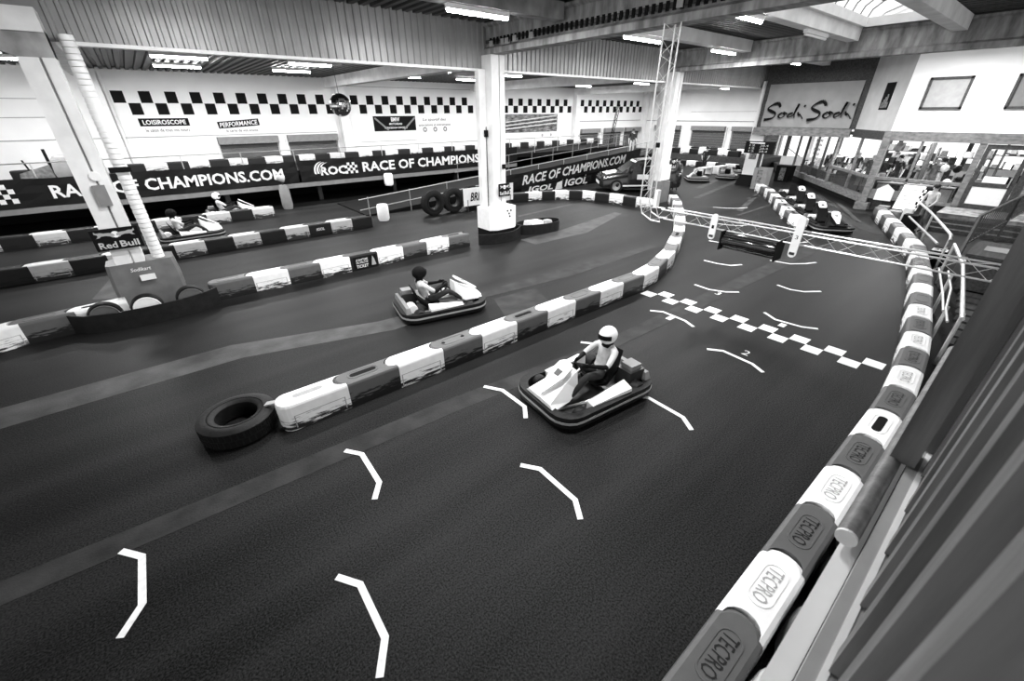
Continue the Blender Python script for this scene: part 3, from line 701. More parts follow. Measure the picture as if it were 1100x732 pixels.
# belt skirts: black rubber bent round the islands
def belt(pts, z0, z1, label, t=0.03, closed=False):
    P = [Vector((x, y)) for x, y in pts]; n = len(P); rings = []
    for i in range(n):
        d = (P[(i + 1) % n if closed else min(i + 1, n - 1)] - P[(i - 1) % n if closed else max(i - 1, 0)]).normalized(); q = Vector((-d.y, d.x)) * t / 2
        a, b = P[i] - q, P[i] + q
        rings.append([(a.x, a.y, z0), (b.x, b.y, z0), (b.x, b.y, z1), (a.x, a.y, z1)])
    c = (P[n // 2].x, P[n // 2].y, z0)
    return solo('rubber_belt', MB().loft(rings, cap=not closed, closed=closed), RUBBER, label, 'rubber belt', c, 'black rubber belts', True)
def curve(pts, n=6):
    P = [Vector((x, y)) for x, y in pts]; P = [P[0]] + P + [P[-1]]; out = []
    for i in range(1, len(P) - 2):
        for k in range(n):
            t = k / n; a, b, c, d = P[i - 1], P[i], P[i + 1], P[i + 2]
            out.append(tuple(0.5 * (2 * b + (c - a) * t + (2 * a - 5 * b + 4 * c - d) * t * t + (3 * b - a - 3 * c + d) * t ** 3)))
    out.append(tuple(P[-2])); return out
belt(curve([(-2.2, 11.72), (-1.75, 11.35), (-0.9, 11.22), (-0.1, 11.32), (0.4, 11.62)]), 0, 0.4, 'black rubber belt bulging around the padded left column')
belt(curve([(8.05, 11.7), (8.5, 11.42), (9.3, 11.35), (9.95, 11.72)]), 0, 0.36, 'black rubber belt around the white foot of the middle column')
belt(curve([(10.05, 12.15), (10.1, 11.75), (10.8, 11.42), (11.5, 11.4), (11.88, 11.7), (11.7, 12.1), (11.1, 12.3), (10.4, 12.35)]) + [(10.05, 12.15)], 0, 0.36, 'black oval rubber belt ring at the end of the middle island', closed=False)
solo('white_crate', MB().loft([[(10.4, 11.62, 0), (11.05, 11.6, 0), (11.05, 12.1, 0), (10.4, 12.15, 0)], [(10.42, 11.64, 0.42), (11.0, 11.62, 0.42), (11.0, 12.0, 0.42), (10.45, 12.1, 0.42)]]), WTOP, 'white tapered block inside the oval belt ring', 'block', (10.7, 11.85, 0))
solo('grey_drum', MB().lathe([(0.2, 0), (0.2, 0.3), (0.17, 0.38), (0.05, 0.42)], (11.3, 11.72, 0), 'z', 18), GTOP, 'low rounded grey drum inside the oval belt ring', 'drum', (11.3, 11.72, 0), smooth=True)
for x, m, l in ((-1.62, DREC, 'dark round cover left of the padded column'), (-0.92, WTOP, 'white round cover in front of the padded column'), (-0.12, DREC, 'dark round cover right of the padded column')):
    t = thing('tyre_cover', 'upright tyre with a ' + l, 'tyre', (x, 11.5, 0), 'covered tyres at the left column')
    part('carcass', MB().lathe([(0.22, 11.5), (0.27, 11.48), (0.29, 11.52), (0.29, 11.62), (0.25, 11.66)], (x, 0, 0.29), 'y', 28), RUBBER, t, True)
    part('cover', MB().lathe([(0.25, 11.465), (0.235, 11.455), (0.21, 11.47), (0.02, 11.465)], (x, 0, 0.29), 'y', 28), m, t, True)

# ================================================================== LEFT HALL: raised deck, ramp, banners
solo('raised_deck', MB().box(-9, 31, 23.2, 28.1, 1.38, 1.6), BLACK, 'raised black track deck running along the left wall', 'deck', (11, 25.7, 1.38))
for k in range(9):
    solo('deck_post', MB().box(-6 + k * 4.2, -5.8 + k * 4.2, 24.2, 24.4, 0, 1.38), DSTEEL, 'dark steel post under the raised deck, %s from the left' % nth(k), 'post', (-5.9 + k * 4.2, 24.3, 0), 'posts under the raised deck')
solo('dark_backing', MB().box(-9, 33, 26.8, 26.86, 0, 1.37), BLACK, 'black backing sheet added to darken the space under the raised deck', 'backing sheet', (11, 26.8, 0))  # black sheet standing in for the shade under the deck
row([(-4.2, 26.6, 1.6), (31.5, 26.6, 1.6)], 'ks', 'the row up on the raised deck', 'barrier row on the raised deck', True)
rl = thing('deck_railing', 'thin steel railing along the edge of the raised deck', 'railing', (11, 23.3, 1.6), None)
part('top_rail', MB().tube([(-9, 23.28, 2.5), (30.5, 23.28, 2.5)], 0.022, 6), STEEL, rl)
for k in range(18): part('post', MB().tube([(-7.6 + k * 2.2, 23.28, 1.6), (-7.6 + k * 2.2, 23.28, 2.5)], 0.022, 6), STEEL, rl)
def banner(x0, x1, y, z0, z1, label, slope=0.0, nx=40):
    t = thing('banner', label, 'banner', ((x0 + x1) / 2, y, (z0 + z1) / 2), 'black racing banners')
    mb = MB(); cols = []
    for i in range(nx + 1):
        x = x0 + (x1 - x0) * i / nx; dz = slope * (x - x0)
        sag = 0.03 * abs(math.sin(i * PI / 5))
        cols.append([(x, y + 0.012 * math.sin(i * 1.3 + j * 2.1), z0 + dz + (z1 - z0 - sag) * j / 4) for j in range(5)])
    n = len(cols); vs_ = [p for c in cols for p in c]; fs_ = [(i * 5 + j, (i + 1) * 5 + j, (i + 1) * 5 + j + 1, i * 5 + j + 1) for i in range(n - 1) for j in range(4)]
    mb.add(vs_, fs_); mb.add([(a, b + 0.02, c) for a, b, c in vs_], [tuple(reversed(f)) for f in fs_])
    part('sheet', mb, TARP, t); return t
def checks(t, x, y, z, s, right=XR, up=ZU, n=3):
    mb = MB(); r_ = Vector(right).normalized(); u_ = Vector(up).normalized()
    for i in range(5):
        for j in range(4):
            if (i + j) % 2 == 0: quad(mb, Vector((x, y, z)) + r_ * (i - 2) * s + u_ * (j - 1.5) * s, right, up, s, s, 0.004)
    part('checker_emblem', mb, BANW, t)
YB = 23.12
b1 = banner(-9, 5.55, YB, 1.05, 2.02, 'black banner with champion lettering left of the mirror ball, cut by the left column')
checks(b1, -4.3, YB - 0.03, 1.55, 0.16)
text('RACE OF CHAMPIONS.COM', (0.95, YB - 0.03, 1.52), XR, ZU, 7.9, 0.46, BANW, b1, 0.025)
b2 = banner(5.65, 19.3, YB, 1.05, 2.05, 'black banner with swoosh emblem and champion lettering, ending behind the middle column')
checks(b2, 8.15, YB - 0.03, 1.55, 0.13)
text('ROC', (7.25, YB - 0.03, 1.5), XR, ZU, 1.3, 0.4, BANW, b2, 0.035)
for k in range(3):
    sw = MB(); P0 = [(6.3 + k * 0.13 + 0.42 * (1 - math.sin(a_)), 1.52 + (0.42 - 0.03 * k) * math.cos(a_)) for a_ in [PI * (0.05 + 0.55 * i / 8) for i in range(9)]]
    for i in range(8):
        (xa, za), (xb, zb) = P0[i], P0[i + 1]; tw = 0.085
        sw.add([(xa, YB - 0.034, za), (xb, YB - 0.034, zb), (xb + tw, YB - 0.034, zb), (xa + tw, YB - 0.034, za)], [(0, 1, 2, 3)])
    part('swoosh', sw, BANW, b2)
text('RACE OF CHAMPIONS.COM', (13.4, YB - 0.03, 1.55), XR, ZU, 9.3, 0.48, BANW, b2, 0.025)
solo('deck_skirt', MB().box(-9, 19.3, 23.14, 23.19, 0.84, 1.04), GREY, 'grey steel edge strip running under the black banners', 'trim', (5, 23.16, 0.84))

# ramp climbing to the right
SL = 0.0665
def rz_(x): return 0.05 + SL * (x - 6.9)
solo('ramp', MB().side([(6.9, 0.0), (30, 0.0), (30, rz_(30)), (6.9, rz_(6.9))], 18.6, 22.4), BLACK, 'black ramp rising to the right between the lanes and the raised deck', 'ramp', (18, 20.5, 0))
rr_ = thing('ramp_railing', 'steel two-bar railing climbing along the ramp', 'railing', (18, 18.5, 0))
for dz in (0.32, 0.8): part('rail', MB().tube([(6.6, 18.5, rz_(6.6) + dz * 0.9), (29, 18.5, rz_(29) + dz)], 0.022, 6), MID, rr_)
for k in range(12):
    x = 7.0 + k * 2.0; part('post', MB().tube([(x, 18.5, 0), (x, 18.5, rz_(x) + 0.78)], 0.02, 6), MID, rr_)
r2 = thing('rear_ramp_railing', 'steel railing at the far side of the ramp', 'railing', (22, 22.5, 0))
for dz in (0.4, 0.85): part('rail', MB().tube([(14, 22.5, rz_(14) + dz), (30, 22.5, rz_(30) + dz)], 0.02, 6), GREY, r2)
for k in range(9):
    x = 14.2 + k * 1.95; part('post', MB().tube([(x, 22.5, 0), (x, 22.5, rz_(x) + 0.85)], 0.018, 6), GREY, r2)
b3 = banner(13.2, 26.3, 18.42, 0.14, 0.98, 'sloping black banner with champion lettering along the ramp', SL, 36)
rv = Vector((1, 0, SL))
text('RACE OF CHAMPIONS.COM', (20.2, 18.38, rz_(20.2) + 0.1), rv, ZU, 9.0, 0.5, BANW, b3, 0.025, 0.25)
checks(b3, 14.3, 18.39, 0.36, 0.15, rv)
b4 = banner(15.5, 21.2, 18.2, 0.0, 0.38, slope=0.045, label='low black banner repeating an oil name in broken letters below the sloping one')
text('IGOL', (16.9, 18.16, 0.27), XR, ZU, 1.9, 0.3, BANW, b4, 0.03, 0.2)
text('IGOL', (19.8, 18.16, 0.36), XR, ZU, 2.0, 0.4, BANW, b4, 0.03, 0.2)
quad_ = MB().side([(18.05, 0.06), (18.6, 0.06), (18.6, 0.5), (18.2, 0.42)], 18.15, 18.17); part('print_block', quad_, BANW, b4)
t = thing('sign_board', 'white board reading a tyre name, standing left of the middle column', 'sign', (12.2, 16.6, 0.2))
part('board', quad(MB(), (12.15, 16.6, 0.62), XR, ZU, 2.9, 0.78), SIGNW, t)
text('BRIDGESTONE', (12.25, 16.58, 0.62), XR, ZU, 2.4, 0.38, BLACK, t, 0.015, 0.3)
for x in (10.9, 13.4): part('leg', MB().box(x, x + 0.05, 16.6, 16.65, 0, 0.5), DSTEEL, t)
t = thing('sign_board', 'small white picture board fixed right of the middle column', 'sign', (13.9, 18.33, 0))
part('board', quad(MB(), (13.95, 18.3, 1.72), XR, ZU, 0.8, 0.8), SIGNW, t); part('picture', quad(MB(), (13.95, 18.27, 1.78), XR, ZU, 0.66, 0.5, 0.004), SIGNG, t)
part('stand', MB().box(13.9, 13.95, 18.31, 18.35, 0, 1.5), DSTEEL, t)
for x, y, z0, z1, l in ((10.0, 22.9, 0.55, 1.15, 'white padded sleeve hanging under the banner in the middle'), (7.15, 17.4, 0.0, 0.66, 'white padded sleeve on a post at the foot of the ramp railing'), (9.3, 20.3, 0.4, 0.95, 'pale barrel behind the ramp railing')):
    solo('post_sleeve', MB().lathe([(0.2, z0), (0.24, z0 + 0.1), (0.24, z1 - 0.08), (0.2, z1)], (x, y, 0), 'z', 14), WTOP if x != 9.3 else MID, l, 'padding', (x, y, z0), smooth=True) if x != 9.3 else None
t = thing('lamp_post', 'grey wrapped post with a spotlight below the deck banner', 'post', (4.65, 22.6, 0))
part('sleeve', MB().lathe([(0.2, 0.02), (0.24, 0.2), (0.22, 0.9), (0.16, 1.1)], (4.65, 22.6, 0), 'z', 14), GREY, t, True)
part('pole', MB().tube([(4.65, 22.6, 0), (4.65, 22.6, 1.3)], 0.03), DSTEEL, t)
part('spotlight', MB().tube([(4.45, 22.55, 1.45), (4.75, 22.55, 1.35)], 0.12, 12, 0.15), MID, t, True)
part('bracket', MB().box(4.7, 4.95, 22.5, 22.62, 1.15, 1.4), BLACK, t)
# covered machine standing on the deck at the far left
t = thing('covered_machine', 'lumpy machine with a stub chimney standing on the deck at far left', 'machine', (-3.2, 25.2, 1.6))
part('cover', MB().loft([[(-2.75, 24.7, 1.6), (-1.9, 24.6, 1.6), (-1.8, 25.6, 1.6), (-2.8, 25.6, 1.6)], [(-2.85, 24.65, 2.0), (-1.8, 24.6, 1.9), (-1.75, 25.6, 2.0), (-2.85, 25.6, 2.1)], [(-2.8, 24.7, 2.5), (-1.95, 24.7, 2.55), (-1.95, 25.5, 2.5), (-2.8, 25.5, 2.55)], [(-2.6, 24.8, 2.62), (-2.1, 24.8, 2.62), (-2.1, 25.4, 2.6), (-2.6, 25.4, 2.6)]]), GREY, t, True)
part('chimney', MB().tube([(-2.9, 25, 2.0), (-2.9, 25, 2.85)], 0.05), BLACK, t)
part('base', MB().loft([[(-3.9, 24.7, 1.6), (-2.85, 24.7, 1.6), (-2.85, 25.5, 1.6), (-3.9, 25.5, 1.6)], [(-3.8, 24.8, 2.05), (-2.9, 24.8, 2.3), (-2.9, 25.4, 2.3), (-3.8, 25.4, 2.0)]]), CLOTHG, t, True)
part('lever', MB().tube([(-3.5, 25, 2.0), (-3.6, 25, 2.5)], 0.03), BLACK, t)
# mirror ball
t = thing('mirror_ball', 'mirror ball hanging on a wire in front of the left wall', 'mirror ball', (4.95, 14.0, 4.22))
mb = MB()
for i in range(16):
    a0, a1 = PI * i / 16 + 0.01, PI * (i + 1) / 16 - 0.01; nn = max(6, int(32 * math.sin((a0 + a1) / 2)))
    for k in range(nn):
        b0, b1_ = 2 * PI * k / nn + 0.02, 2 * PI * (k + 1) / nn - 0.02
        pts_ = [(4.95 + 0.3 * math.sin(a) * math.cos(b), 14.0 + 0.3 * math.sin(a) * math.sin(b), 4.22 + 0.3 * math.cos(a)) for a, b in ((a0, b0), (a1, b0), (a1, b1_), (a0, b1_))]
        mb.add(pts_, [(0, 1, 2, 3)])
o = part('facets', mb, CHROME, t); o['kind'] = 'stuff'
part('core', MB().ball((4.95, 14.0, 4.22), 0.292), DSTEEL, t, True)
part('wire', MB().tube([(4.95, 14.0, 4.5), (4.9, 14.0, 5.8)], 0.008, 5), DSTEEL, t)

# signs on the left wall
def wall_sign(x0, x1, z0, z1, m, label, rot=0.0):
    t = thing('wall_sign', label, 'sign', ((x0 + x1) / 2, YW - 0.02, (z0 + z1) / 2), 'signs on the left wall')
    r_ = Vector((math.cos(rot), 0, math.sin(rot))); u_ = Vector((-math.sin(rot), 0, math.cos(rot)))
    part('board', quad(MB(), ((x0 + x1) / 2, YW - 0.03, (z0 + z1) / 2), r_, u_, x1 - x0, z1 - z0, 0.02), m, t)
    return t, r_, u_
def wtext(t, s, x, z, w_, h, m, b=0.015, sh=0.0, r_=XR, u_=ZU): text(s, (x, YW - 0.03, z), r_, u_, w_, h, m, t, b, sh, 0.008)
t, a, b = wall_sign(0.38, 2.42, 3.15, 3.85, SIGNW, 'white sign with a black title strip, leftmost on the left wall')
part('title_strip', quad(MB(), (1.36, YW - 0.036, 3.67), XR, ZU, 1.98, 0.34, 0.004), BLACK, t)
wtext(t, 'LOISIROSCOPE', 1.36, 3.67, 1.7, 0.2, SIGNW, 0.02); wtext(t, 'le salon de tous vos loisirs', 1.4, 3.33, 1.75, 0.15, BLACK, 0.005)
t, a, b = wall_sign(3.55, 5.5, 3.4, 3.72, BLACK, 'slanted black racing sign above the left pair of shutters', 0.07)
wtext(t, 'PERFORMANCE', 4.52, 3.56, 1.8, 0.22, SIGNW, 0.02, 0.15, a, b)
part('subtitle_board', quad(MB(), (4.6, YW - 0.03, 3.24), XR, ZU, 1.8, 0.2), SIGNW, t); wtext(t, 'la carte de vos envies', 4.6, 3.24, 1.5, 0.13, BLACK, 0.004)
t, a, b = wall_sign(11.95, 15.0, 2.85, 3.88, SIGNW, 'black poster with crossed white stripes right of the mirror ball')
part('dark_field', quad(MB(), (13.47, YW - 0.036, 3.42), XR, ZU, 2.95, 0.86, 0.004), BLACK, t)
wtext(t, 'BMW', 13.5, 3.66, 0.6, 0.24, SIGNW, 0.03); wtext(t, 'MOTORRAD', 13.5, 3.4, 0.9, 0.12, SIGNW); wtext(t, 'CONCESSION OFFICIELLE', 13.5, 3.18, 1.6, 0.1, SIGNW)
for s in (-1, 1): part('stripe', MB().bar((13.5 + s * 0.55, YW - 0.045, 3.05), (13.5 + s * 1.4, YW - 0.045, 3.75), 0.02, 0.1), GREY, t)
t, a, b = wall_sign(15.08, 19.2, 2.85, 3.84, SIGNW, 'white notice with three round emblems beside the black poster')
wtext(t, 'Le sportif des', 16.4, 3.6, 1.8, 0.22, BLACK, 0.004, 0.2); wtext(t, 'associations et evenements', 16.4, 3.3, 2.5, 0.14, BLACK, 0.006)
for k in range(3): part('emblem', MB().lathe([(0.07, YW - 0.045), (0.07, YW - 0.04), (0.16, YW - 0.04), (0.16, YW - 0.045), (0.07, YW - 0.045)], (15.6 + k * 0.8, 0, 3.02), 'y', 14), GREY, t)
t, a, b = wall_sign(22.6, 28.3, 2.6, 3.9, PHOTO, 'long printed photograph of a grandstand crowd right of the middle column')
for k in range(6):
    part('print_band', MB().bar((22.7, YW - 0.04, 2.75 + k * 0.12), (28.2, YW - 0.04, 3.1 + k * 0.14), 0.01, 0.045), WHITE if k % 2 else BLACK, t)
for k, x in enumerate((26.6, 27.6)): part('emblem', MB().lathe([(0.12, YW - 0.035), (0.12, YW - 0.03)], (x, 0, 2.35), 'y', 12), MID, t)
# lattice mast leaning on the deck
t = thing('lattice_mast', 'thin black lattice mast leaning upright near the three far shutters', 'mast', (33.6, 27.4, 0))
for dx, dy in ((0, 0), (0.25, 0), (0.12, 0.2)): part('chord', MB().tube([(33.3 + dx, 27.0 + dy, 0), (34.3 + dx, 27.0 + dy, 4.6)], 0.03, 5), BLACK, t)
for k in range(14):
    z = 0.2 + k * 0.31; x = 33.3 + z / 4.6
    part('brace', MB().tube([(x + (0.25 if k % 2 else 0), 27.0, z), (x + 0.07 + (0 if k % 2 else 0.25), 27.0, z + 0.31)], 0.02, 5), BLACK, t)

# ================================================================== START GANTRY
def truss(t, chords, n, r=0.016, rb=0.0065):
    """chords: three lists of equal length; braces zigzag between neighbours"""
    for c in chords: part('chord', MB().tube(c, r, 6), ALU, t)
    for a, b in ((0, 1), (1, 2), (2, 0)):
        A, B = [Vector(p) for p in chords[a]], [Vector(p) for p in chords[b]]
        def at(P, u):
            L = [(P[i + 1] - P[i]).length for i in range(len(P) - 1)]; d = u * sum(L)
            for i, l in enumerate(L):
                if d <= l or i == len(L) - 1: return P[i].lerp(P[i + 1], min(1, d / l))
                d -= l
        mb = MB()
        for k in range(n):
            p, q = (A, B) if k % 2 == 0 else (B, A)
            mb.bar(at(p, k / n), at(q, (k + 1) / n), rb)
        o = part('brace', mb, ALU, t)
g = thing('start_gantry', 'aluminium lattice truss crossing the straight above the start line', 'truss', (9.1, 3.0, 1.8))
truss(g, [[(8.96, 5.5, 2.02), (8.96, -0.9, 2.02)], [(9.24, 5.5, 2.02), (9.24, -0.9, 2.02)], [(9.1, 5.5, 1.79), (9.1, -0.9, 1.79)]], 20)
part('leg', MB().tube([(9.1, -0.85, 0), (9.1, -0.85, 2.0)], 0.04), ALU, g)
tw = thing('lattice_tower', 'tall aluminium lattice tower rising from the gantry elbow to the roof beam', 'truss', (9.1, 5.9, 1.75))
cA = [(8.98, 6.12, 5.57), (8.98, 6.12, 2.1), (8.98, 6.02, 1.85), (8.98, 5.75, 1.73), (8.98, 5.5, 1.73)]
cB = [(9.1, 5.82, 5.57), (9.1, 5.82, 2.15), (9.1, 5.8, 2.05), (9.1, 5.7, 2.02), (9.1, 5.5, 2.02)]
cC = [(9.26, 6.05, 5.57), (9.26, 6.05, 2.1), (9.26, 5.95, 1.85), (9.26, 5.72, 1.76), (9.26, 5.5, 1.79)]
truss(tw, [cA, cB, cC], 16)
part('bracket', MB().box(9.02, 9.06, 5.86, 5.94, 3.3, 3.4), BLACK, tw)
part('motor_box', MB().box(9.06, 9.18, 5.72, 5.8, 2.0, 2.4), SIGNW, tw, label='white plate at the elbow')
c = thing('start_light_drum', 'black ribbed drum hanging below the lattice gantry over the start line', 'drum', (9.1, 3.43, 1.43))
nn = 20
part('shell', MB().lathe([(0.165, 2.9), (0.175, 2.93), (0.175, 3.95), (0.165, 3.98)], (9.08, 0, 1.61), 'y', nn), CARB, c, True)
for k in range(9): part('rib', MB().bar((9.08 + 0.176 * math.cos(R(20 + 20 * k)), 2.94, 1.61 + 0.176 * math.sin(R(20 + 20 * k))), (9.08 + 0.176 * math.cos(R(20 + 20 * k)), 3.94, 1.61 + 0.176 * math.sin(R(20 + 20 * k))), 0.012), DSTEEL, c)
for y in (2.88, 3.98): part('end_cap', MB().box(8.9, 9.26, y - 0.012, y + 0.012, 1.42, 1.81), BLACK, c)
for y in (3.0, 3.9): part('hanger', MB().tube([(9.1, y, 1.76), (9.1, y, 1.8)], 0.015, 6), ALU, c)
for y, z0, z1, l in ((4.19, 1.6, 2.13, 'white rounded board on the gantry left of the black drum'), (2.6, 1.58, 2.34, 'longer white rounded board on the gantry right of the black drum')):
    t = thing('gantry_board', l, 'board', (8.9, y, z0), 'white boards on the gantry')
    n = 6; w2 = 0.07
    pl = [(y + w2 * math.cos(PI * i / n), z1 - w2 + w2 * math.sin(PI * i / n)) for i in range(n + 1)] + [(y - w2 * math.cos(PI * i / n), z0 + w2 - w2 * math.sin(PI * i / n)) for i in range(n + 1)]
    part('board', MB().loft([[(8.9, a, b) for a, b in pl], [(8.93, a, b) for a, b in pl]]), SIGNW, t)
    part('clamp', MB().box(8.93, 8.96, y - 0.03, y + 0.03, 1.98, 2.06), ALU, t)
    text('1' if y > 4 else '3', (8.9, y, (z0 + z1) / 2), (0, -1, 0), ZU, 0.05, 0.07, BLACK, t)
    part('foot_mark', MB().box(8.892, 8.898, y - 0.045, y + 0.045, z0 + 0.05, z0 + 0.1), DSTEEL, t)

# ================================================================== KARTS
def bx(x0, x1, y0, y1, z0, z1): return MB().box(x0, x1, y0, y1, z0, z1)
def rrect(a, b, r, n=5):
    p = []
    for cx, cy, a0 in ((a - r, b - r, 0), (-a + r, b - r, 90), (-a + r, -b + r, 180), (a - r, -b + r, 270)):
        for i in range(n + 1):
            t = R(a0 + 90 * i / n); p.append((cx + r * math.cos(t), cy + r * math.sin(t)))
    return p
def make_kart(label, loc, rz, group):
    k = thing('go_kart', label, 'kart', (0, 0, 0), group)
    o_, i_ = rrect(0.98, 0.68, 0.34), rrect(0.86, 0.56, 0.26)
    part('bumper', MB().loft([[(x, y, 0.06) for x, y in o_], [(x * 1.01, y * 1.01, 0.15) for x, y in o_], [(x, y, 0.24) for x, y in o_], [(x, y, 0.24) for x, y in i_], [(x, y, 0.06) for x, y in i_]], cap=False, closed=True), RUBBER, k, True)
    part('bumper_stripe', MB().loft([[(x * 1.012, y * 1.012, 0.13) for x, y in o_], [(x * 1.012, y * 1.012, 0.17) for x, y in o_], [(x, y, 0.17) for x, y in o_], [(x, y, 0.13) for x, y in o_]], cap=False, closed=True), MID, k)
    part('floor_pan', MB().prism(rrect(0.86, 0.45, 0.1), 0.05, 0.08), DSTEEL, k)
    for s in (-1, 1): part('frame_rail', MB().tube([(-0.85, s * 0.3, 0.13), (0.3, s * 0.32, 0.12), (0.85, s * 0.2, 0.12)], 0.02, 6), STEEL, k)
    nose = [[(0.34, y, z) for y, z in ((-0.2, 0.3), (0.2, 0.3), (0.15, 0.62), (-0.15, 0.62))], [(0.55, y, z) for y, z in ((-0.26, 0.2), (0.26, 0.2), (0.16, 0.48), (-0.16, 0.48))], [(0.93, y, z) for y, z in ((-0.34, 0.22), (0.34, 0.22), (0.26, 0.3), (-0.26, 0.3))]]
    part('nose_fairing', MB().loft(nose), WHITE, k)
    sh = lambda w_, u: (0.9 - 0.52 * u, w_, 0.36 + 0.34 * u)
    out_ = [sh(-.04, 0), sh(.04, 0), sh(.15, .6), sh(.14, .9), sh(.08, 1), sh(-.08, 1), sh(-.14, .9), sh(-.15, .6)]
    ns_ = part('number_shield', MB().loft([out_, [(x + .015, y, z + .022) for x, y, z in out_]]), WTOP, k)
    part('shield_mark', MB().loft([[(x + .016, y, z + .024) for x, y, z in (sh(-.05, .55), sh(.05, .55), sh(.06, .72), sh(-.06, .72))], [(x + .018, y, z + .027) for x, y, z in (sh(-.05, .55), sh(.05, .55), sh(.06, .72), sh(-.06, .72))]]), DSTEEL, ns_)
    for s in (-1, 1):
        pod = [[(-0.38, s * y, z) for y, z in ((0.42, 0.1), (0.64, 0.1), (0.62, 0.3), (0.44, 0.36))], [(0.38, s * y, z) for y, z in ((0.44, 0.1), (0.62, 0.1), (0.58, 0.25), (0.46, 0.27))]]
        part('side_pod', MB().loft(pod), WHITE, k); part('side_stripe', MB().bar((-0.34, s * 0.635, 0.22), (0.34, s * 0.61, 0.19), 0.012, 0.05), BLACK, k)
        for x, r_, w_ in ((0.55, 0.125, 0.12), (-0.6, 0.14, 0.2)):
            wh = part('wheel', MB().lathe([(0.07, s * 0.5 - w_ / 2), (r_ - 0.015, s * 0.5 - w_ / 2), (r_, s * 0.5 - w_ / 3), (r_, s * 0.5 + w_ / 3), (r_ - 0.015, s * 0.5 + w_ / 2), (0.07, s * 0.5 + w_ / 2), (0.07, s * 0.5 - w_ / 2)], (x, 0, r_ + 0.002), 'y', 18), RUBBER, k, True)
            part('rim', MB().lathe([(0.068, s * 0.5 - w_ / 2 + 0.02), (0.068, s * 0.5 + w_ / 2 - 0.02)], (x, 0, r_ + 0.002), 'y', 12), STEEL, wh)
    st = [[(-0.05, y, z) for y, z in ((-0.17, 0.2), (0.17, 0.2), (0.19, 0.26), (-0.19, 0.26))], [(-0.3, y, z) for y, z in ((-0.18, 0.12), (0.18, 0.12), (0.2, 0.2), (-0.2, 0.2))], [(-0.5, y, z) for y, z in ((-0.18, 0.3), (0.18, 0.3), (0.2, 0.4), (-0.2, 0.4))], [(-0.62, y, z) for y, z in ((-0.15, 0.62), (0.15, 0.62), (0.15, 0.66), (-0.15, 0.66))]]
    part('seat', MB().loft(st), BLACK, k, True)
    sw = part('steering_wheel', MB().lathe([(0.11, -0.012), (0.135, -0.012), (0.135, 0.012), (0.11, 0.012), (0.11, -0.012)], (0, 0, 0), 'x', 20), BLACK, k)
    sw.location = (0.14, 0, 0.52); sw.rotation_euler.y = R(35)
    part('steering_column', MB().tube([(0.15, 0, 0.51), (0.55, 0, 0.15)], 0.018, 6), STEEL, k)
    part('engine', bx(-0.82, -0.5, 0.16, 0.46, 0.1, 0.42), DSTEEL, k); part('air_box', bx(-0.78, -0.56, 0.2, 0.42, 0.42, 0.5), GREY, k)
    part('fuel_tank', MB().tube([(-0.72, -0.4, 0.25), (-0.72, -0.16, 0.25)], 0.12, 12), WHITE, k, True)
    part('rear_guard', MB().loft([[(-0.9, -0.55, 0.22), (-0.78, -0.55, 0.22), (-0.78, 0.55, 0.22), (-0.9, 0.55, 0.22)], [(-0.88, -0.5, 0.36), (-0.8, -0.5, 0.36), (-0.8, 0.5, 0.36), (-0.88, 0.5, 0.36)]]), GREY, k)
    k.location = loc; k.rotation_euler.z = rz
    return k

# ------------------------------------------------------------------ figures
STAND = dict(pelvis=(0, 0, .94), spine=(0, 0, 1.14), chest=(0.01, 0, 1.34), neck=(0, 0, 1.49), head=(.03, 0, 1.6), crown=(.015, 0, 1.69),
             sh=(0, .175, 1.42), el=(-.03, .24, 1.13), wr=(.06, .25, .89), pm=(.085, .25, .82), hip=(0, .09, .9), kn=(.03, .1, .49), an=(-.02, .1, .09), toe=(.15, .12, .035))
WALK = dict(STAND, el=(.05, .25, 1.14), wr=(.2, .2, .98), pm=(.25, .18, .93))
SIT = dict(pelvis=(-.27, 0, .3), spine=(-.36, 0, .44), chest=(-.42, 0, .62), neck=(-.42, 0, .78), head=(-.39, 0, .9), crown=(-.4, 0, .98),
           sh=(-.41, .19, .71), el=(-.17, .27, .53), wr=(.05, .15, .57), pm=(.1, .135, .58), hip=(-.24, .1, .28), kn=(.18, .2, .46), an=(.5, .2, .2), toe=(.62, .19, .24))
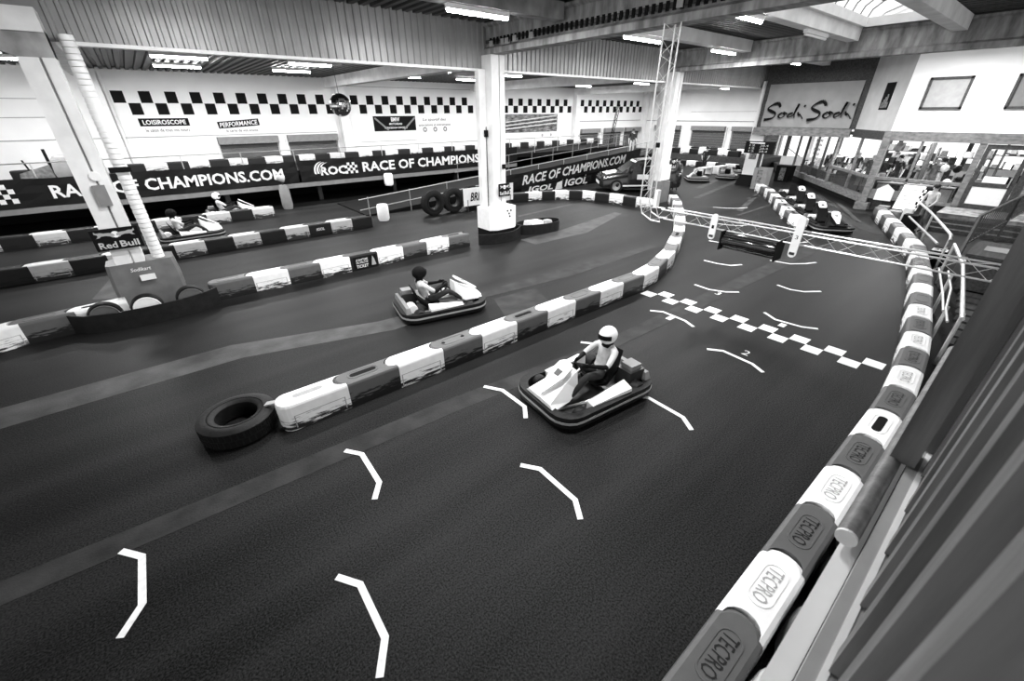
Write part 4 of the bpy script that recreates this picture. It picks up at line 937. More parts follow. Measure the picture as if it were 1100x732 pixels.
def figure(name, label, loc, rz, pose, top, legs, scale=1.0, helmet=None, hair=True, group=None, cat='person', asym=None, skin=SKIN, shoes=BLACK):
    t = thing(name, label, cat, (0, 0, 0), group)
    V, E_, RAD, TG = [], [], [], []
    def v(p, r, tg, par=None):
        V.append(tuple(c_ * scale for c_ in p)); RAD.append(r * scale); TG.append(tg)
        if par is not None: E_.append((par, len(V) - 1))
        return len(V) - 1
    P = pose
    pe = v(P['pelvis'], .125, 'l'); sp_ = v(P['spine'], .115, 't', pe); ch = v(P['chest'], .135, 't', sp_); nk = v(P['neck'], .055, 's', ch)
    hd = v(P['head'], .095, 's', nk); v(P['crown'], .08, 's', hd)
    for s in (1, -1):
        def m_(k):
            p = (asym or {}).get((k, s), P[k]); return (p[0], p[1] * s, p[2])
        a = v(m_('sh'), .065, 't', ch); b = v(m_('el'), .046, 't', a); c_ = v(m_('wr'), .032, 's', b); d = v(m_('pm'), .036, 's', c_)
        dv = (Vector(m_('pm')) - Vector(m_('wr'))).normalized(); sd = Vector((0, s, 0)) if abs(dv.y) < 0.8 else Vector((1, 0, 0)); fr = dv.cross(sd).normalized()
        base = Vector(m_('pm'))
        for j, ln in enumerate((.065, .075, .07, .055)):
            off = fr * (.027 - .018 * j)
            q = v(tuple(base + off + dv * .035), .0095, 's', d); q2 = v(tuple(base + off + dv * (.035 + ln * .5) - sd * .008), .0085, 's', q); v(tuple(base + off * 1.05 + dv * (.03 + ln) - sd * .024), .007, 's', q2)
        q = v(tuple(base + fr * .042 - dv * .01), .0105, 's', d); v(tuple(base + fr * .056 + dv * .03 - sd * .012), .0085, 's', q)
        h = v(m_('hip'), .09, 'l', pe); k_ = v(m_('kn'), .06, 'l', h); an = v(m_('an'), .042, 'l', k_); v(m_('toe'), .038, 'f', an)
    me = bpy.data.meshes.new('body'); me.from_pydata(V, E_, [])
    o = bpy.data.objects.new('body', me); col.objects.link(o)
    sk_ = o.modifiers.new('skin', 'SKIN'); sk_.use_smooth_shade = True; sk_.branch_smoothing = 0.4
    for i, sv in enumerate(me.skin_vertices[0].data): sv.radius = (RAD[i], RAD[i]); sv.use_root = (i == 0)
    ss = o.modifiers.new('sub', 'SUBSURF'); ss.levels = 1; ss.render_levels = 1
    dg = bpy.context.evaluated_depsgraph_get(); nm = bpy.data.meshes.new_from_object(o.evaluated_get(dg)); nm.name = 'body'
    o.modifiers.clear(); o.data = nm; bpy.data.meshes.remove(me)
    for m in (top, legs, skin, shoes): nm.materials.append(m)
    ix = {'t': 0, 'l': 1, 's': 2, 'f': 3}
    segs = [(Vector(V[a]), Vector(V[b]), TG[b]) for a, b in E_]
    for pl in nm.polygons:
        c_ = pl.center; best, bt = 9, 't'
        for a, b, tg in segs:
            ab = b - a; u = max(0, min(1, (c_ - a).dot(ab) / max(1e-9, ab.length_squared))); dd = (c_ - a - ab * u).length
            if dd < best: best, bt = dd, tg
        pl.material_index = ix[bt]; pl.use_smooth = True
    o.parent = t
    hx, hy, hz = [c_ * scale for c_ in P['head']]
    S = scale
    if helmet:
        part('helmet', MB().ball((hx - .005, hy, hz + .02), .148 * S, 1.08, 0.92, 1.0, 18, 12), helmet, t, True)
        vz = MB(); 
        rg = [[(hx - .005 + 1.09 * .15 * S * math.cos(a), hy + .93 * .15 * S * math.sin(a), hz + .02 + dz * S) for dz in (-.035, .045)] for a in [R(-70 + 14 * i) for i in range(11)]]
        for i in range(10): vz.add([rg[i][0], rg[i + 1][0], rg[i + 1][1], rg[i][1]], [(0, 1, 2, 3)])
        part('visor', vz, BLACK, t, True)
    else:
        for s in (-1, 1):
            part('eye', MB().ball((hx + .088 * S, hy + s * .034 * S, hz + .012 * S), .011 * S, n=8, m=6), BLACK, t, True)
            part('ear', MB().ball((hx - .005 * S, hy + s * .094 * S, hz), .022 * S, .7, .4, 1.2, 8, 6), skin, t, True)
        part('nose', MB().loft([[(hx + .085 * S, hy - .012 * S, hz + .015 * S), (hx + .085 * S, hy + .012 * S, hz + .015 * S), (hx + .08 * S, hy, hz + .02 * S)], [(hx + .115 * S, hy - .015 * S, hz - .03 * S), (hx + .115 * S, hy + .015 * S, hz - .03 * S), (hx + .085 * S, hy, hz - .035 * S)]]), skin, t)
        part('mouth', MB().box(hx + .08 * S, hx + .094 * S, hy - .022 * S, hy + .022 * S, hz - .055 * S, hz - .048 * S), DREC, t)
        if hair: part('hair', MB().ball((hx - .022 * S, hy, hz + .035 * S), .108 * S, 1.0, 0.98, 0.92, 14, 9), HAIR, t, True)
    t.location = loc; t.rotation_euler.z = rz
    return t

kart0 = make_kart('racing kart with a helmeted driver on the start straight, nearest the camera', (4.4, 3.55, 0), R(174), 'karts being driven')
def kart(x, y, rz, label, group):
    k = copy_tree(kart0); k.location = (x, y, 0); k.rotation_euler.z = rz; k['label'] = label; k['group'] = group; return k
drv0 = figure('kart_driver', 'person in white helmet and pale suit driving the nearest kart', (4.4, 3.55, 0.02), R(174), SIT, CLOTHW, CLOTHD, helmet=WTOP, group='kart drivers', skin=BLACK)
def driver(x, y, rz, label, dark=False):
    d = copy_tree(drv0); d.location = (x, y, 0.02); d.rotation_euler.z = rz; d['label'] = label
    if dark:
        for c_ in d.children:
            if c_.name.startswith('helmet'):
                c_.data = c_.data.copy(); c_.data.materials[0] = BLACK
    return d
kart(4.3, 7.95, R(-12), 'racing kart with a dark helmeted driver on the lane beyond the central barrier row', 'karts being driven')
driver(4.3, 7.95, R(-12), 'person in dark helmet driving the kart beyond the central barrier row', True)
kart(0.55, 19.3, R(3), 'low pale kart racing along the third lane behind the left column', 'karts being driven')
driver(0.55, 19.3, R(3), 'person driving the kart in the third lane behind the left column', True)
kart(2.3, 22.35, R(2), 'kart passing in the shade under the deck banner', 'karts being driven')
driver(2.3, 22.35, R(2), 'person driving the kart in the shade under the deck banner')
a0 = math.atan2(-0.5, -0.87); PITMESH = {}
for i, (x, y) in enumerate(((19.75, 4.95), (21.65, 6.0), (23.55, 7.05), (25.45, 8.1))):
    kp = kart(x, y, a0 + R(8), 'parked kart with white number shield in the pit lane, %s in the queue' % nth(i), 'karts parked in the pit lane')
    for c_ in kp.children:
        if c_.name.startswith(('nose_fairing', 'side_pod')): c_.data = PITMESH.setdefault(c_.data.name, c_.data.copy()); c_.data.materials[0] = BLACK
for x, y, r_, l in ((28.0, 15.0, 40, 'kart parked at the far bend behind the standing person'), (30.6, 14.2, 20, 'kart near the white benches at the far bend'), (33.5, 14.6, -10, 'far kart close to the bright end doorway')):
    kart(x, y, R(r_), l, 'karts at the far bend')

figure('person', 'person in dark patterned hooded top standing beside the padded column by the car', (23.4, 13.75, 0), R(215), STAND, CLOTHG, CLOTHD, 1.0)
figure('person', 'person in dark clothes standing at the white bench by the far bend', (32.3, 16.9, 0), R(200), WALK, CLOTHD, CLOTHD, 1.02)
figure('person', 'person in dark top and pale trousers standing on the ramp above the parked car', (26.3, 19.2, rz_(26.3)), R(230), STAND, CLOTHD, CLOTHW, 0.98)
figure('person', 'person with dark hair in a pale patterned top on the steps below the shop door', (21.9, 2.55, 0.0), R(150), WALK, CLOTHW, CLOTHG, 0.98)
figure('person', 'person with long dark hair in black clothes behind the shop front window', (26.6, 4.7, 0.55), R(170), STAND, CLOTHD, CLOTHD, 1.0)

# ================================================================== PARKED CAR
def make_car():
    t = thing('car', 'black hatchback with white stickers parked behind the curved barrier row', 'car', (0, 0, 0))
    L_, W_ = 2.0, 0.86
    def sec(x, zb, zs, zt, wb, ws, wt):
        return [(x, -wb, zb), (x, wb, zb), (x, ws + 0.0, zs), (x, wt, zt), (x, -wt, zt), (x, -ws, zs)]
    part('body', MB().loft([sec(2.0, .3, .5, .62, .62, .66, .6), sec(1.85, .2, .55, .78, .8, .82, .7), sec(1.0, .2, .62, .92, .84, .86, .76), sec(0.0, .2, .65, .95, .84, .87, .8), sec(-1.2, .2, .7, .98, .84, .87, .8), sec(-1.85, .25, .7, .98, .8, .82, .72), sec(-1.95, .35, .6, .9, .7, .74, .66)]), CARB, t, True)
    cab = [[(0.95, y, z) for y, z in ((-.74, .92), (.74, .92), (.72, .94), (-.72, .94))], [(0.25, y, z) for y, z in ((-.78, .93), (.78, .93), (.62, 1.42), (-.62, 1.42))], [(-0.9, y, z) for y, z in ((-.78, .95), (.78, .95), (.6, 1.5), (-.6, 1.5))], [(-1.75, y, z) for y, z in ((-.7, .95), (.7, .95), (.55, 1.36), (-.55, 1.36))], [(-1.88, y, z) for y, z in ((-.66, .95), (.66, .95), (.6, 1.0), (-.6, 1.0))]]
    cb = part('cabin', MB().loft(cab), CARB, t, True)
    for s in (-1, 1):
        part('side_window', MB().add([(0.55, s * .765, .98), (-.35, s * .785, .98), (-.35, s * .655, 1.38), (0.2, s * .665, 1.36)], [(0, 1, 2, 3)]), CARG, t)
        part('side_window', MB().add([(-.43, s * .785, .98), (-1.35, s * .765, .99), (-1.2, s * .635, 1.4), (-.43, s * .655, 1.39)], [(0, 1, 2, 3)]), CARG, t)
        part('sill_stripe', MB().bar((-1.0, s * .865, .36), (.9, s * .865, .33), 0.02, 0.06), SIGNW, t)
        part('door_sticker', MB().box(-.3, .25, s * .87 - .01, s * .87 + .01, .62, .84), SIGNW, t)
        part('mirror', MB().ball((.55, s * .92, 1.0), .1, .7, 1, .8, 8, 6), CARB, t, True)
        part('headlight', MB().add([(1.9, s * .45, .56), (1.78, s * .8, .58), (1.62, s * .81, .76), (1.86, s * .48, .7)], [(0, 1, 2, 3)]), SIGNW, t)
        for x in (1.2, -1.2):
            wh = part('wheel', MB().lathe([(.2, s * .76 - .1), (.29, s * .76 - .1), (.31, s * .76 - .06), (.31, s * .76 + .06), (.29, s * .76 + .1), (.2, s * .76 + .1), (.2, s * .76 - .1)], (x, 0, .312), 'y', 22), RUBBER, t, True)
            part('hub', MB().lathe([(.2, s * .76 - .08), (.2, s * .76 + .09), (.05, s * .76 + .075)], (x, 0, .312), 'y', 14), STEEL, wh)
    part('windscreen', MB().add([(.9, -.68, .955), (.9, .68, .955), (.3, .58, 1.385), (.3, -.58, 1.385)], [(0, 1, 2, 3)]), CARG, t)
    part('bonnet_sticker', MB().add([(1.75, -.45, .82), (1.75, .1, .82), (1.1, .2, .93), (1.1, -.5, .93)], [(0, 1, 2, 3)]), SIGNW, t)
    part('bonnet_sticker', MB().add([(1.7, .2, .82), (1.7, .55, .815), (1.2, .6, .92), (1.2, .3, .925)], [(0, 1, 2, 3)]), SIGNW, t)
    part('bumper_sticker', MB().add([(2.01, -.5, .36), (2.01, .5, .36), (2.01, .5, .5), (2.01, -.5, .5)], [(0, 1, 2, 3)]), SIGNW, t)
    part('grille', MB().box(1.93, 2.02, -.3, .3, .52, .6), BLACK, t)
    part('windscreen_banner', MB().add([(.36, -.58, 1.345), (.36, .58, 1.345), (.28, .57, 1.40), (.28, -.57, 1.40)], [(0, 1, 2, 3)]), SIGNW, t)
    part('roof_sticker', MB().add([(.1, -.5, 1.445), (.1, .5, 1.445), (-.7, .5, 1.5), (-.7, -.5, 1.5)], [(0, 1, 2, 3)]), SIGNG, t)
    return t
car = make_car(); car.scale = (1.14, 1.14, 1.16); car.location = (21.75, 15.2, 0); car.rotation_euler.z = R(139)

# ================================================================== SHOP
D0 = Vector((25.3, 5.2)); DU = Vector((0.809, 0.588)); DN = Vector((-0.588, 0.809))
def dpt(s, n, z): p = D0 + DU * s + DN * n; return (p.x, p.y, z)
def dbox(s0, s1, n0, n1, z0, z1):
    c = [dpt(s0, n0, z0), dpt(s1, n0, z0), dpt(s1, n1, z0), dpt(s0, n1, z0), dpt(s0, n0, z1), dpt(s1, n0, z1), dpt(s1, n1, z1), dpt(s0, n1, z1)]
    return MB().add(c, [(3, 2, 1, 0), (4, 5, 6, 7), (0, 1, 5, 4), (1, 2, 6, 5), (2, 3, 7, 6), (3, 0, 4, 7)])
struct('trim_2', MB().prism([(25.45, 5.1), (25.45, -6), (40, -6), (40, 15.8)], 0, 0.52), WOODD)      # raised shop floor
wall_right = struct('wall_right', MB().box(25.3, 25.5, -6, 5.2, 3.24, 6.38), WALLM)
struct('wall_diagonal', dbox(0.0, 3.4, -0.1, 0.0, 3.22, 6.38), LGREY)
struct('wall_banner', MB().box(28.05, 28.2, 7.2, 12.0, 3.22, 6.38), WOODD)
def wwin(name, y0, y1, z0, z1, m):
    o = struct(name, MB().box(25.27, 25.29, y0 + 0.08, y1 - 0.08, z0 + 0.08, z1 - 0.08), m)
    part('window_frame', MB().box(25.2, 25.3, y0, y1, z1 - 0.08, z1), WOODD, o); part('window_frame', MB().box(25.2, 25.3, y0, y1, z0, z0 + 0.08), WOODD, o)
    part('window_frame', MB().box(25.2, 25.3, y0, y0 + 0.08, z0, z1), WOODD, o); part('window_frame', MB().box(25.2, 25.3, y1 - 0.08, y1, z0, z1), WOODD, o)
wwin('window_1', 3.3, 4.56, 4.05, 5.16, MID); wwin('window_2', 0.9, 2.15, 4.05, 5.16, GREY)
t = thing('framed_poster', 'dark framed poster on the grey slanting upper wall', 'poster', dpt(1.35, 0.03, 4.1))
part('poster', dbox(1.0, 1.75, 0.005, 0.03, 4.05, 5.1), BLACK, t)
for k in range(5): part('print_patch', dbox(1.08 + 0.12 * k, 1.2 + 0.12 * k, 0.03, 0.036, 4.12, 4.35 + 0.1 * ((k * 3) % 4)), SIGNG, t)
part('ceiling_lamp', MB().lathe([(0.12, 6.3), (0.1, 6.38)], (25.0, 0.5, 0), 'z', 12), MID, thing('smoke_detector', 'small round fitting by the ceiling of the white upper wall', 'detector', (25.0, 0.5, 6.3)))

# cloth banner with handwritten name
t = thing('cloth_banner', 'grey cloth banner with a handwritten name twice, above the shop windows', 'banner', (27.98, 9.7, 3.3))
mb = MB(); ny, nz = 44, 10; vs_ = []
for i in range(ny + 1):
    for j in range(nz + 1):
        u, v_ = i / ny, j / nz
        x = 27.96 - 0.05 * math.sin(u * PI * 3 + v_ * 3) * (1 - v_) - 0.025 * math.sin(u * 40 + v_ * 9)
        vs_.append((x, 11.75 - u * 4.3, 3.24 + 1.25 * v_))
mb.add(vs_, [(i * (nz + 1) + j, (i + 1) * (nz + 1) + j, (i + 1) * (nz + 1) + j + 1, i * (nz + 1) + j + 1) for i in range(ny) for j in range(nz)])
part('cloth', mb, FABRIC, t, True)
part('upper_cloth', MB().box(27.98, 28.02, 7.45, 11.75, 4.47, 5.3), FABRIC, t)
def stroke(pts, r_):
    c_ = curve(pts, 5); mb = MB()
    for i in range(len(c_) - 1):
        (a, b), (c2, d) = c_[i], c_[i + 1]
        mb.bar((27.84, a, b), (27.84, c2, d), r_ * (0.7 + 0.3 * math.sin(i * 0.4)), 0.012, up=(1, 0, 0)); 
    return mb
def sodi(y0, h, w_):
    def p(u, v_): return (y0 - u * w_, 3.55 + v_ * h)
    part('handwriting', stroke([p(.36, .78), p(.28, 1.0), p(.12, .88), p(.04, .68), p(.14, .55), p(.27, .42), p(.22, .16), p(.0, .05)], .15), BLACK, t)
    part('handwriting', stroke([p(.45, .48), p(.36, .3), p(.42, .16), p(.52, .3), p(.47, .48), p(.58, .4)], .1), BLACK, t)
    part('handwriting', stroke([p(.72, .46), p(.62, .36), p(.62, .2), p(.74, .34), p(.82, .95), p(.76, .5), p(.78, .18)], .1), BLACK, t)
    part('handwriting', stroke([p(.84, .5), p(.88, .3), p(.9, .38), p(1.0, .12)], .1), BLACK, t)
    part('handwriting', stroke([p(.95, .85), p(.99, .8)], .12), BLACK, t)
sodi(11.6, 0.85, 1.95); sodi(9.45, 0.9, 1.95)

sf = thing('shop_facade', 'timber framed glazed shop front with tall posts and windows', 'shop front', (25.3, 5.2, 0))
part('corner_post', MB().prism([tuple((D0 + Vector((-0.14, -0.1)))), (25.46, 5.1), (25.5, 5.3), (25.2, 5.36)], 0.0, 3.24), WOOD, sf)
part('post_foot', MB().box(25.02, 25.55, 4.95, 5.45, 0, 0.3), WOOD, sf)
part('header', MB().box(25.22, 25.4, -6, 5.1, 2.88, 3.24), WOOD, sf)
part('header', dbox(0.15, 3.4, -0.1, 0.03, 2.86, 3.22), WOODD, sf)
part('header', MB().box(27.95, 28.15, 7.35, 12.1, 2.83, 3.22), WOOD, sf)
part('sill', dbox(0.15, 10.9, -0.16, 0.06, 0.25, 0.55), WOOD, sf)
part('plinth', dbox(0.2, 10.9, -0.14, -0.02, 0.0, 0.25), BLACK, sf)
for s, w_, m in ((4.9, 0.2, WOOD), (7.7, 0.07, DSTEEL), (9.2, 0.07, DSTEEL), (10.85, 0.1, WOOD), (2.35, 0.07, WOOD), (6.3, 0.07, DSTEEL)):
    part('mullion', dbox(s - w_ / 2, s + w_ / 2, -0.1, 0.02, 0.55, 2.86 if s < 3.4 else 3.0), m, sf)
part('mid_rail', dbox(0.15, 4.8, -0.09, 0.01, 1.28, 1.4), WOOD, sf)
part('top_rail', dbox(3.4, 10.9, -0.1, 0.02, 2.95, 3.1), WOODD, sf)
for a, b in ((0.2, 2.3), (2.4, 4.8), (5.0, 6.25), (6.35, 7.65), (7.75, 9.15), (9.25, 10.8)):
    part('pane', dbox(a, b, -0.05, -0.04, 0.56, 2.9), GLASS, sf)
for y, w_, m in ((2.2, 0.2, WOOD), (0.72, 0.2, WOODD), (4.0, 0.08, WOOD)):
    part('mullion', MB().box(25.26, 25.4, y - w_ / 2, y + w_ / 2, 0.55, 2.88), m, sf)
part('mid_rail', MB().box(25.26, 25.4, 2.3, 5.1, 1.3, 1.42), WOOD, sf); part('sill', MB().box(25.24, 25.42, 2.3, 5.1, 0.5, 0.62), WOOD, sf)
part('dado_panel', MB().box(25.34, 25.38, 4.05, 5.1, 0.62, 0.9), GREY, sf)
for a, b in ((4.05, 5.08), (2.3, 3.95)): part('pane', MB().box(25.32, 25.33, a, b, 0.62, 2.88), GLASS, sf)
part('pane', MB().box(25.32, 25.33, -5.9, 0.6, 0.6, 2.88), GLASS, sf)
d = struct('door_1', MB().box(25.28, 25.36, 0.85, 0.98, 0.55, 2.86), WOODD)
for y0, y1, z0, z1 in ((1.95, 2.08, 0.55, 2.86), (0.98, 1.95, 0.55, 0.7), (0.98, 1.95, 2.7, 2.86), (0.98, 1.95, 1.35, 1.5)): part('door_frame', MB().box(25.28, 25.36, y0, y1, z0, z1), WOODD, d)
part('pane', MB().box(25.31, 25.32, 0.98, 1.95, 1.5, 2.7), GLASS, d); part('kick_panel', MB().box(25.3, 25.32, 0.98, 1.95, 0.7, 1.35), SIGNW, d)
part('notice', MB().box(25.27, 25.3, 1.1, 1.75, 1.52, 1.75), SIGNW, d); part('door_handle', MB().tube([(25.24, 1.0, 1.4), (25.24, 1.0, 1.75)], 0.02), STEEL, d)
pp = [(0.05, 0.6, 0.75, 1.65), (-0.65, -0.05, 0.8, 1.3), (-0.7, -0.1, 1.4, 1.9), (0.05, 0.55, 1.75, 2.2), (0.1, 0.6, 2.25, 2.8), (-0.6, 0.0, 2.0, 2.75), (-1.4, -0.75, 0.7, 1.5), (-1.5, -0.8, 1.6, 2.4)]
for k, (y0, y1, z0, z1) in enumerate(pp):
    solo('poster', MB().box(25.29, 25.31, y0, y1, z0, z1), SIGNG if k in (0, 5) else SIGNW, 'poster stuck on the glass right of the shop door, %s of the cluster' % nth(k), 'poster', (25.3, y0, z0), 'posters on the shop glass')

# steps and landing
t = thing('entrance_steps', 'dark steps with a pale landing edge in front of the shop door', 'steps', (23, 1, 0))
part('landing', MB().box(23.3, 25.2, -0.6, 2.4, 0, 0.53), CONC, t)
for k in range(3): part('step', MB().box(23.3 - 0.32 * (k + 1), 23.3 - 0.32 * k, -0.6, 2.4, 0, 0.53 - 0.133 * (k + 1)), WOODD, t)
part('nosing', MB().box(23.22, 23.34, -0.6, 2.4, 0.53, 0.55), MID, t)
t = thing('step_balustrade', 'dark wooden balustrade flanking the shop steps on the right', 'balustrade', (20, 0.9, 0))
part('handrail', MB().bar((17.7, .92, 1.4), (24.8, .2, 1.55), .06, .05), WOODD, t)
part('handrail', MB().bar((17.7, .92, 1.4), (14.6, .78, .95), .05, .05), WOODD, t)
part('bottom_rail', MB().bar((17.7, .92, .62), (24.8, .2, .78), .05), WOODD, t)
for k in range(26):
    u = k / 25; x, y = 17.8 + 6.9 * u, .91 - .7 * u
    part('baluster', MB().bar((x, y, .62 + .16 * u), (x, y, 1.39 + .15 * u), .03), WOODD, t)
for x, y, z in ((17.7, .92, 1.38), (14.65, .78, .93), (22.0, .48, 1.47)): part('newel', MB().box(x - .04, x + .04, y - .04, y + .04, 0, z), WOODD, t)
t = thing('side_cabinet', 'dark open cabinet with a white notice below the step balustrade', 'cabinet', (16, 0.4, 0))
part('carcass', MB().box(15.0, 16.8, -0.35, 0.62, 0, 0.85), WOODD, t); part('top_frame', MB().box(14.95, 16.85, -0.4, 0.68, 0.85, 0.92), WOODD, t)
part('notice', MB().box(15.6, 16.2, 0.0, 0.45, 0.925, 0.935), MID, t)

# rules board with chequered edge and low things in front of the shop
t = thing('rules_board', 'white tilted board with a chequered edge standing before the shop window', 'board', (22.6, 3.3, 0))
part('board', MB().loft([[(22.35, 3.02, .62), (22.35, 3.62, .62), (22.38, 3.62, .62), (22.38, 3.02, .62)], [(22.9, 3.02, 1.45), (22.9, 3.62, 1.45), (22.93, 3.62, 1.45), (22.93, 3.02, 1.45)]]), SIGNW, t)
for i in range(8):
    for j in range(2):
        z = .62 + .83 * (i + .5) / 8; x = 22.35 + .55 * (i + .5) / 8
        part('checker_square', MB().add([(x - .04, 2.9 + .06 * j, z - .05), (x - .04, 2.96 + .06 * j, z - .05), (x + .03, 2.96 + .06 * j, z + .05), (x + .03, 2.9 + .06 * j, z + .05), (x - .03, 2.9 + .06 * j, z - .055), (x - .03, 2.96 + .06 * j, z - .055), (x + .04, 2.96 + .06 * j, z + .045), (x + .04, 2.9 + .06 * j, z + .045)], [(0, 1, 2, 3), (7, 6, 5, 4), (0, 4, 5, 1), (1, 5, 6, 2), (2, 6, 7, 3), (3, 7, 4, 0)]), BLACK if (i + j) % 2 else SIGNW, t)
for i in range(6): part('text_line', MB().bar((22.42 + .075 * i, 3.15, .75 + .113 * i), (22.42 + .075 * i, 3.5, .75 + .113 * i), 0.012), GREY, t)
part('stand', MB().tube([(22.7, 3.3, 0), (22.7, 3.3, 1.1)], 0.03), DSTEEL, t)
t = thing('house_sign', 'small white house shaped sign at the foot of the shop window', 'sign', (24.6, 4.45, 0))
part('plate', MB().loft([[(24.6, y, z) for y, z in ((4.15, .55), (4.75, .55), (4.75, 1.0), (4.45, 1.22), (4.15, 1.0))], [(24.63, y, z) for y, z in ((4.15, .55), (4.75, .55), (4.75, 1.0), (4.45, 1.22), (4.15, 1.0))]]), SIGNW, t)
part('stake', MB().box(24.6, 24.63, 4.43, 4.47, 0, .55), DSTEEL, t)
for x, y, w_, h_, m, l in ((23.9, 4.15, .4, .45, GREY, 'grey low box by the foot of the corner post'), (23.3, 3.6, .5, .4, SHELFM, 'patterned low box beside the white tilted board'), (22.05, 3.05, .3, .75, SIGNW, 'white upright panel at the end of the right hand barrier row'), (21.6, 2.85, .45, .6, BLACK, 'black box next to the white upright panel')):
    mb = MB().loft([[(x - w_ / 2, y - w_ / 2, 0), (x + w_ / 2, y - w_ / 2, 0), (x + w_ / 2, y + w_ / 2, 0), (x - w_ / 2, y + w_ / 2, 0)], [(x - w_ / 2.2, y - w_ / 2.2, h_), (x + w_ / 2.2, y - w_ / 2.2, h_), (x + w_ / 2.2, y + w_ / 2.2, h_), (x - w_ / 2.2, y + w_ / 2.2, h_)]])
    solo('storage_box', mb, m, l, 'box', (x, y, 0))
# goods inside the shop
def shelf(x, y, rz, l, wd=1.8, h_=1.9, n=4):
    t = thing('display_shelf', l, 'shelf', (0, 0, 0), 'display shelves in the shop')
    for s in (-1, 1): part('upright', MB().box(s * wd / 2 - .03, s * wd / 2 + .03, -.2, .2, 0, h_), WOODD, t)
    rnd = random.Random(int(x * 31 + y * 17))
    for k in range(n):
        z = .1 + k * (h_ - .15) / (n - .4); sh = part('shelf_board', MB().box(-wd / 2, wd / 2, -.2, .2, z - .03, z), WOODD, t)
        xx = -wd / 2 + .06
        while xx < wd / 2 - .3:
            ww = rnd.uniform(.1, .3); hh = rnd.uniform(.12, .34)
            part('packed_item', MB().loft([[(xx, -.16, z + .002), (xx + ww, -.16, z + .002), (xx + ww, .14, z + .002), (xx, .14, z + .002)], [(xx + .01, -.14, z + hh), (xx + ww - .01, -.14, z + hh), (xx + ww - .01, .12, z + hh), (xx + .01, .12, z + hh)]]), rnd.choice([SIGNW, MID, BLACK, BLACK, SHELFM, GREY, CLOTHD]), sh); xx += ww + rnd.uniform(.02, .12)
    t.location = (x, y, .525); t.rotation_euler.z = rz
for k, (x, y, r_, h_) in enumerate(((28.4, 4.9, 75, 2.2), (28.4, 2.9, 90, 2.0), (28.2, 0.8, 90, 2.3), (28.0, -1.2, 90, 2.2), (30.6, 6.4, 36, 1.2), (33.2, 8.3, 36, 0.9), (35.2, 9.6, 36, 0.9), (31.5, 4.3, 60, 1.5), (34.0, 6.0, 50, 1.3), (27.0, 1.9, 90, 1.0), (29.8, 1.4, 90, 2.1))):
    shelf(x, y, R(r_), 'dark shelf of mixed goods inside the shop, %s from the right hand door side' % nth(k), h_=h_)
for x, y, l, m in ((26.5, 3.4, 'headless display figure in a grey racing suit behind the front window', CLOTHG), (26.7, 5.7, 'display figure in a black racing suit behind the slanting window', CLOTHD), (27.9, 6.6, 'display figure in a dark racing suit further along the slanting window', CLOTHD)):
    figure('mannequin', l, (x, y, .525), R(170), STAND, m, m, 1.0, None, False, 'display figures in the shop', 'mannequin', skin=MID)
for k, (y, z) in enumerate(((3.1, 1.85), (2.7, 1.85), (2.85, 1.3))):
    solo('helmet', MB().ball((26.3, y, z), .15, 1.1, .95, 1, 14, 10), WTOP if k != 1 else BLACK, ('white helmet on the left of the front window display', 'black helmet on the right of the front window display', 'white helmet on the lower stand of the front window display')[k], 'helmet', (26.3, y, z - .15), 'helmets in the window', True)
    solo('helmet_stand', MB().tube([(26.3, y, .525), (26.3, y, z - .148)], .03, 8), STEEL, 'steel stand under a window display helmet, %s from the left' % nth(k), 'stand', (26.3, y, .525), 'helmet stands')
for k, (s, lab) in enumerate(((9.9, 'pale thin poster hanging behind the farthest slanting window'), (8.45, 'thin white poster of many dark round faces behind the slanting windows'))):
    p0 = D0 + DU * s + DN * -0.35
    t = thing('hanging_poster', lab, 'poster', (p0.x, p0.y, 1.4), 'posters behind the slanting windows')
    part('sheet', dbox(s - .55, s + .55, -.352, -.35, 1.3, 2.95), PAPER, t)
    if k:
        for a in range(5):
            for b in range(6):
                q = s - .42 + a * .21 + .05 * ((b * 7) % 3 - 1); z = 1.45 + b * .25
                part('printed_face', dbox(q - .06, q + .06, -.349, -.347, z - .06, z + .06), BLACK, t)
wl = struct('wall_shop_back', MB().box(37.0, 37.2, -6, 13.5, .52, 1.1), WHITE)
for k in range(7): part('window_post', MB().box(37.0, 37.15, -6 + k * 3.2, -5.8 + k * 3.2, 1.1, 4.0), WOODD, wl)
part('lintel', MB().box(36.95, 37.2, -6, 13.5, 3.3, 6.4), MID, wl)
struct('wall_shop_side', MB().box(25.5, 37, -6.2, -6, .52, 6.4), WALLM)
shop_ceiling = struct('ceiling_shop', MB().prism([(25.5, 5.0), (25.5, -6), (37, -6), (37, 13.4)], 3.15, 3.22), WALLM)
for k, (x, y) in enumerate(((27.3, 3.6), (27.3, 0.0), (29.5, 6.4), (32.5, 8.2))):  # unseen ceiling panels added to light the shop interior
    t = thing('shop_fill_lamp', 'added lit panel brightening the shop, %s from the door' % nth(k), 'ceiling light', (x, y, 3.1), 'added shop fill lamps')
    part('panel', MB().box(x - .3, x + .3, y - .3, y + .3, 3.1, 3.14), LAMP, t)
    l = bpy.data.lights.new('panel_lamp', 'AREA'); l.size = .6; l.energy = 70
    lo = bpy.data.objects.new('panel_lamp', l); col.objects.link(lo); lo.parent = t; lo.location = (0, 0, -.02)

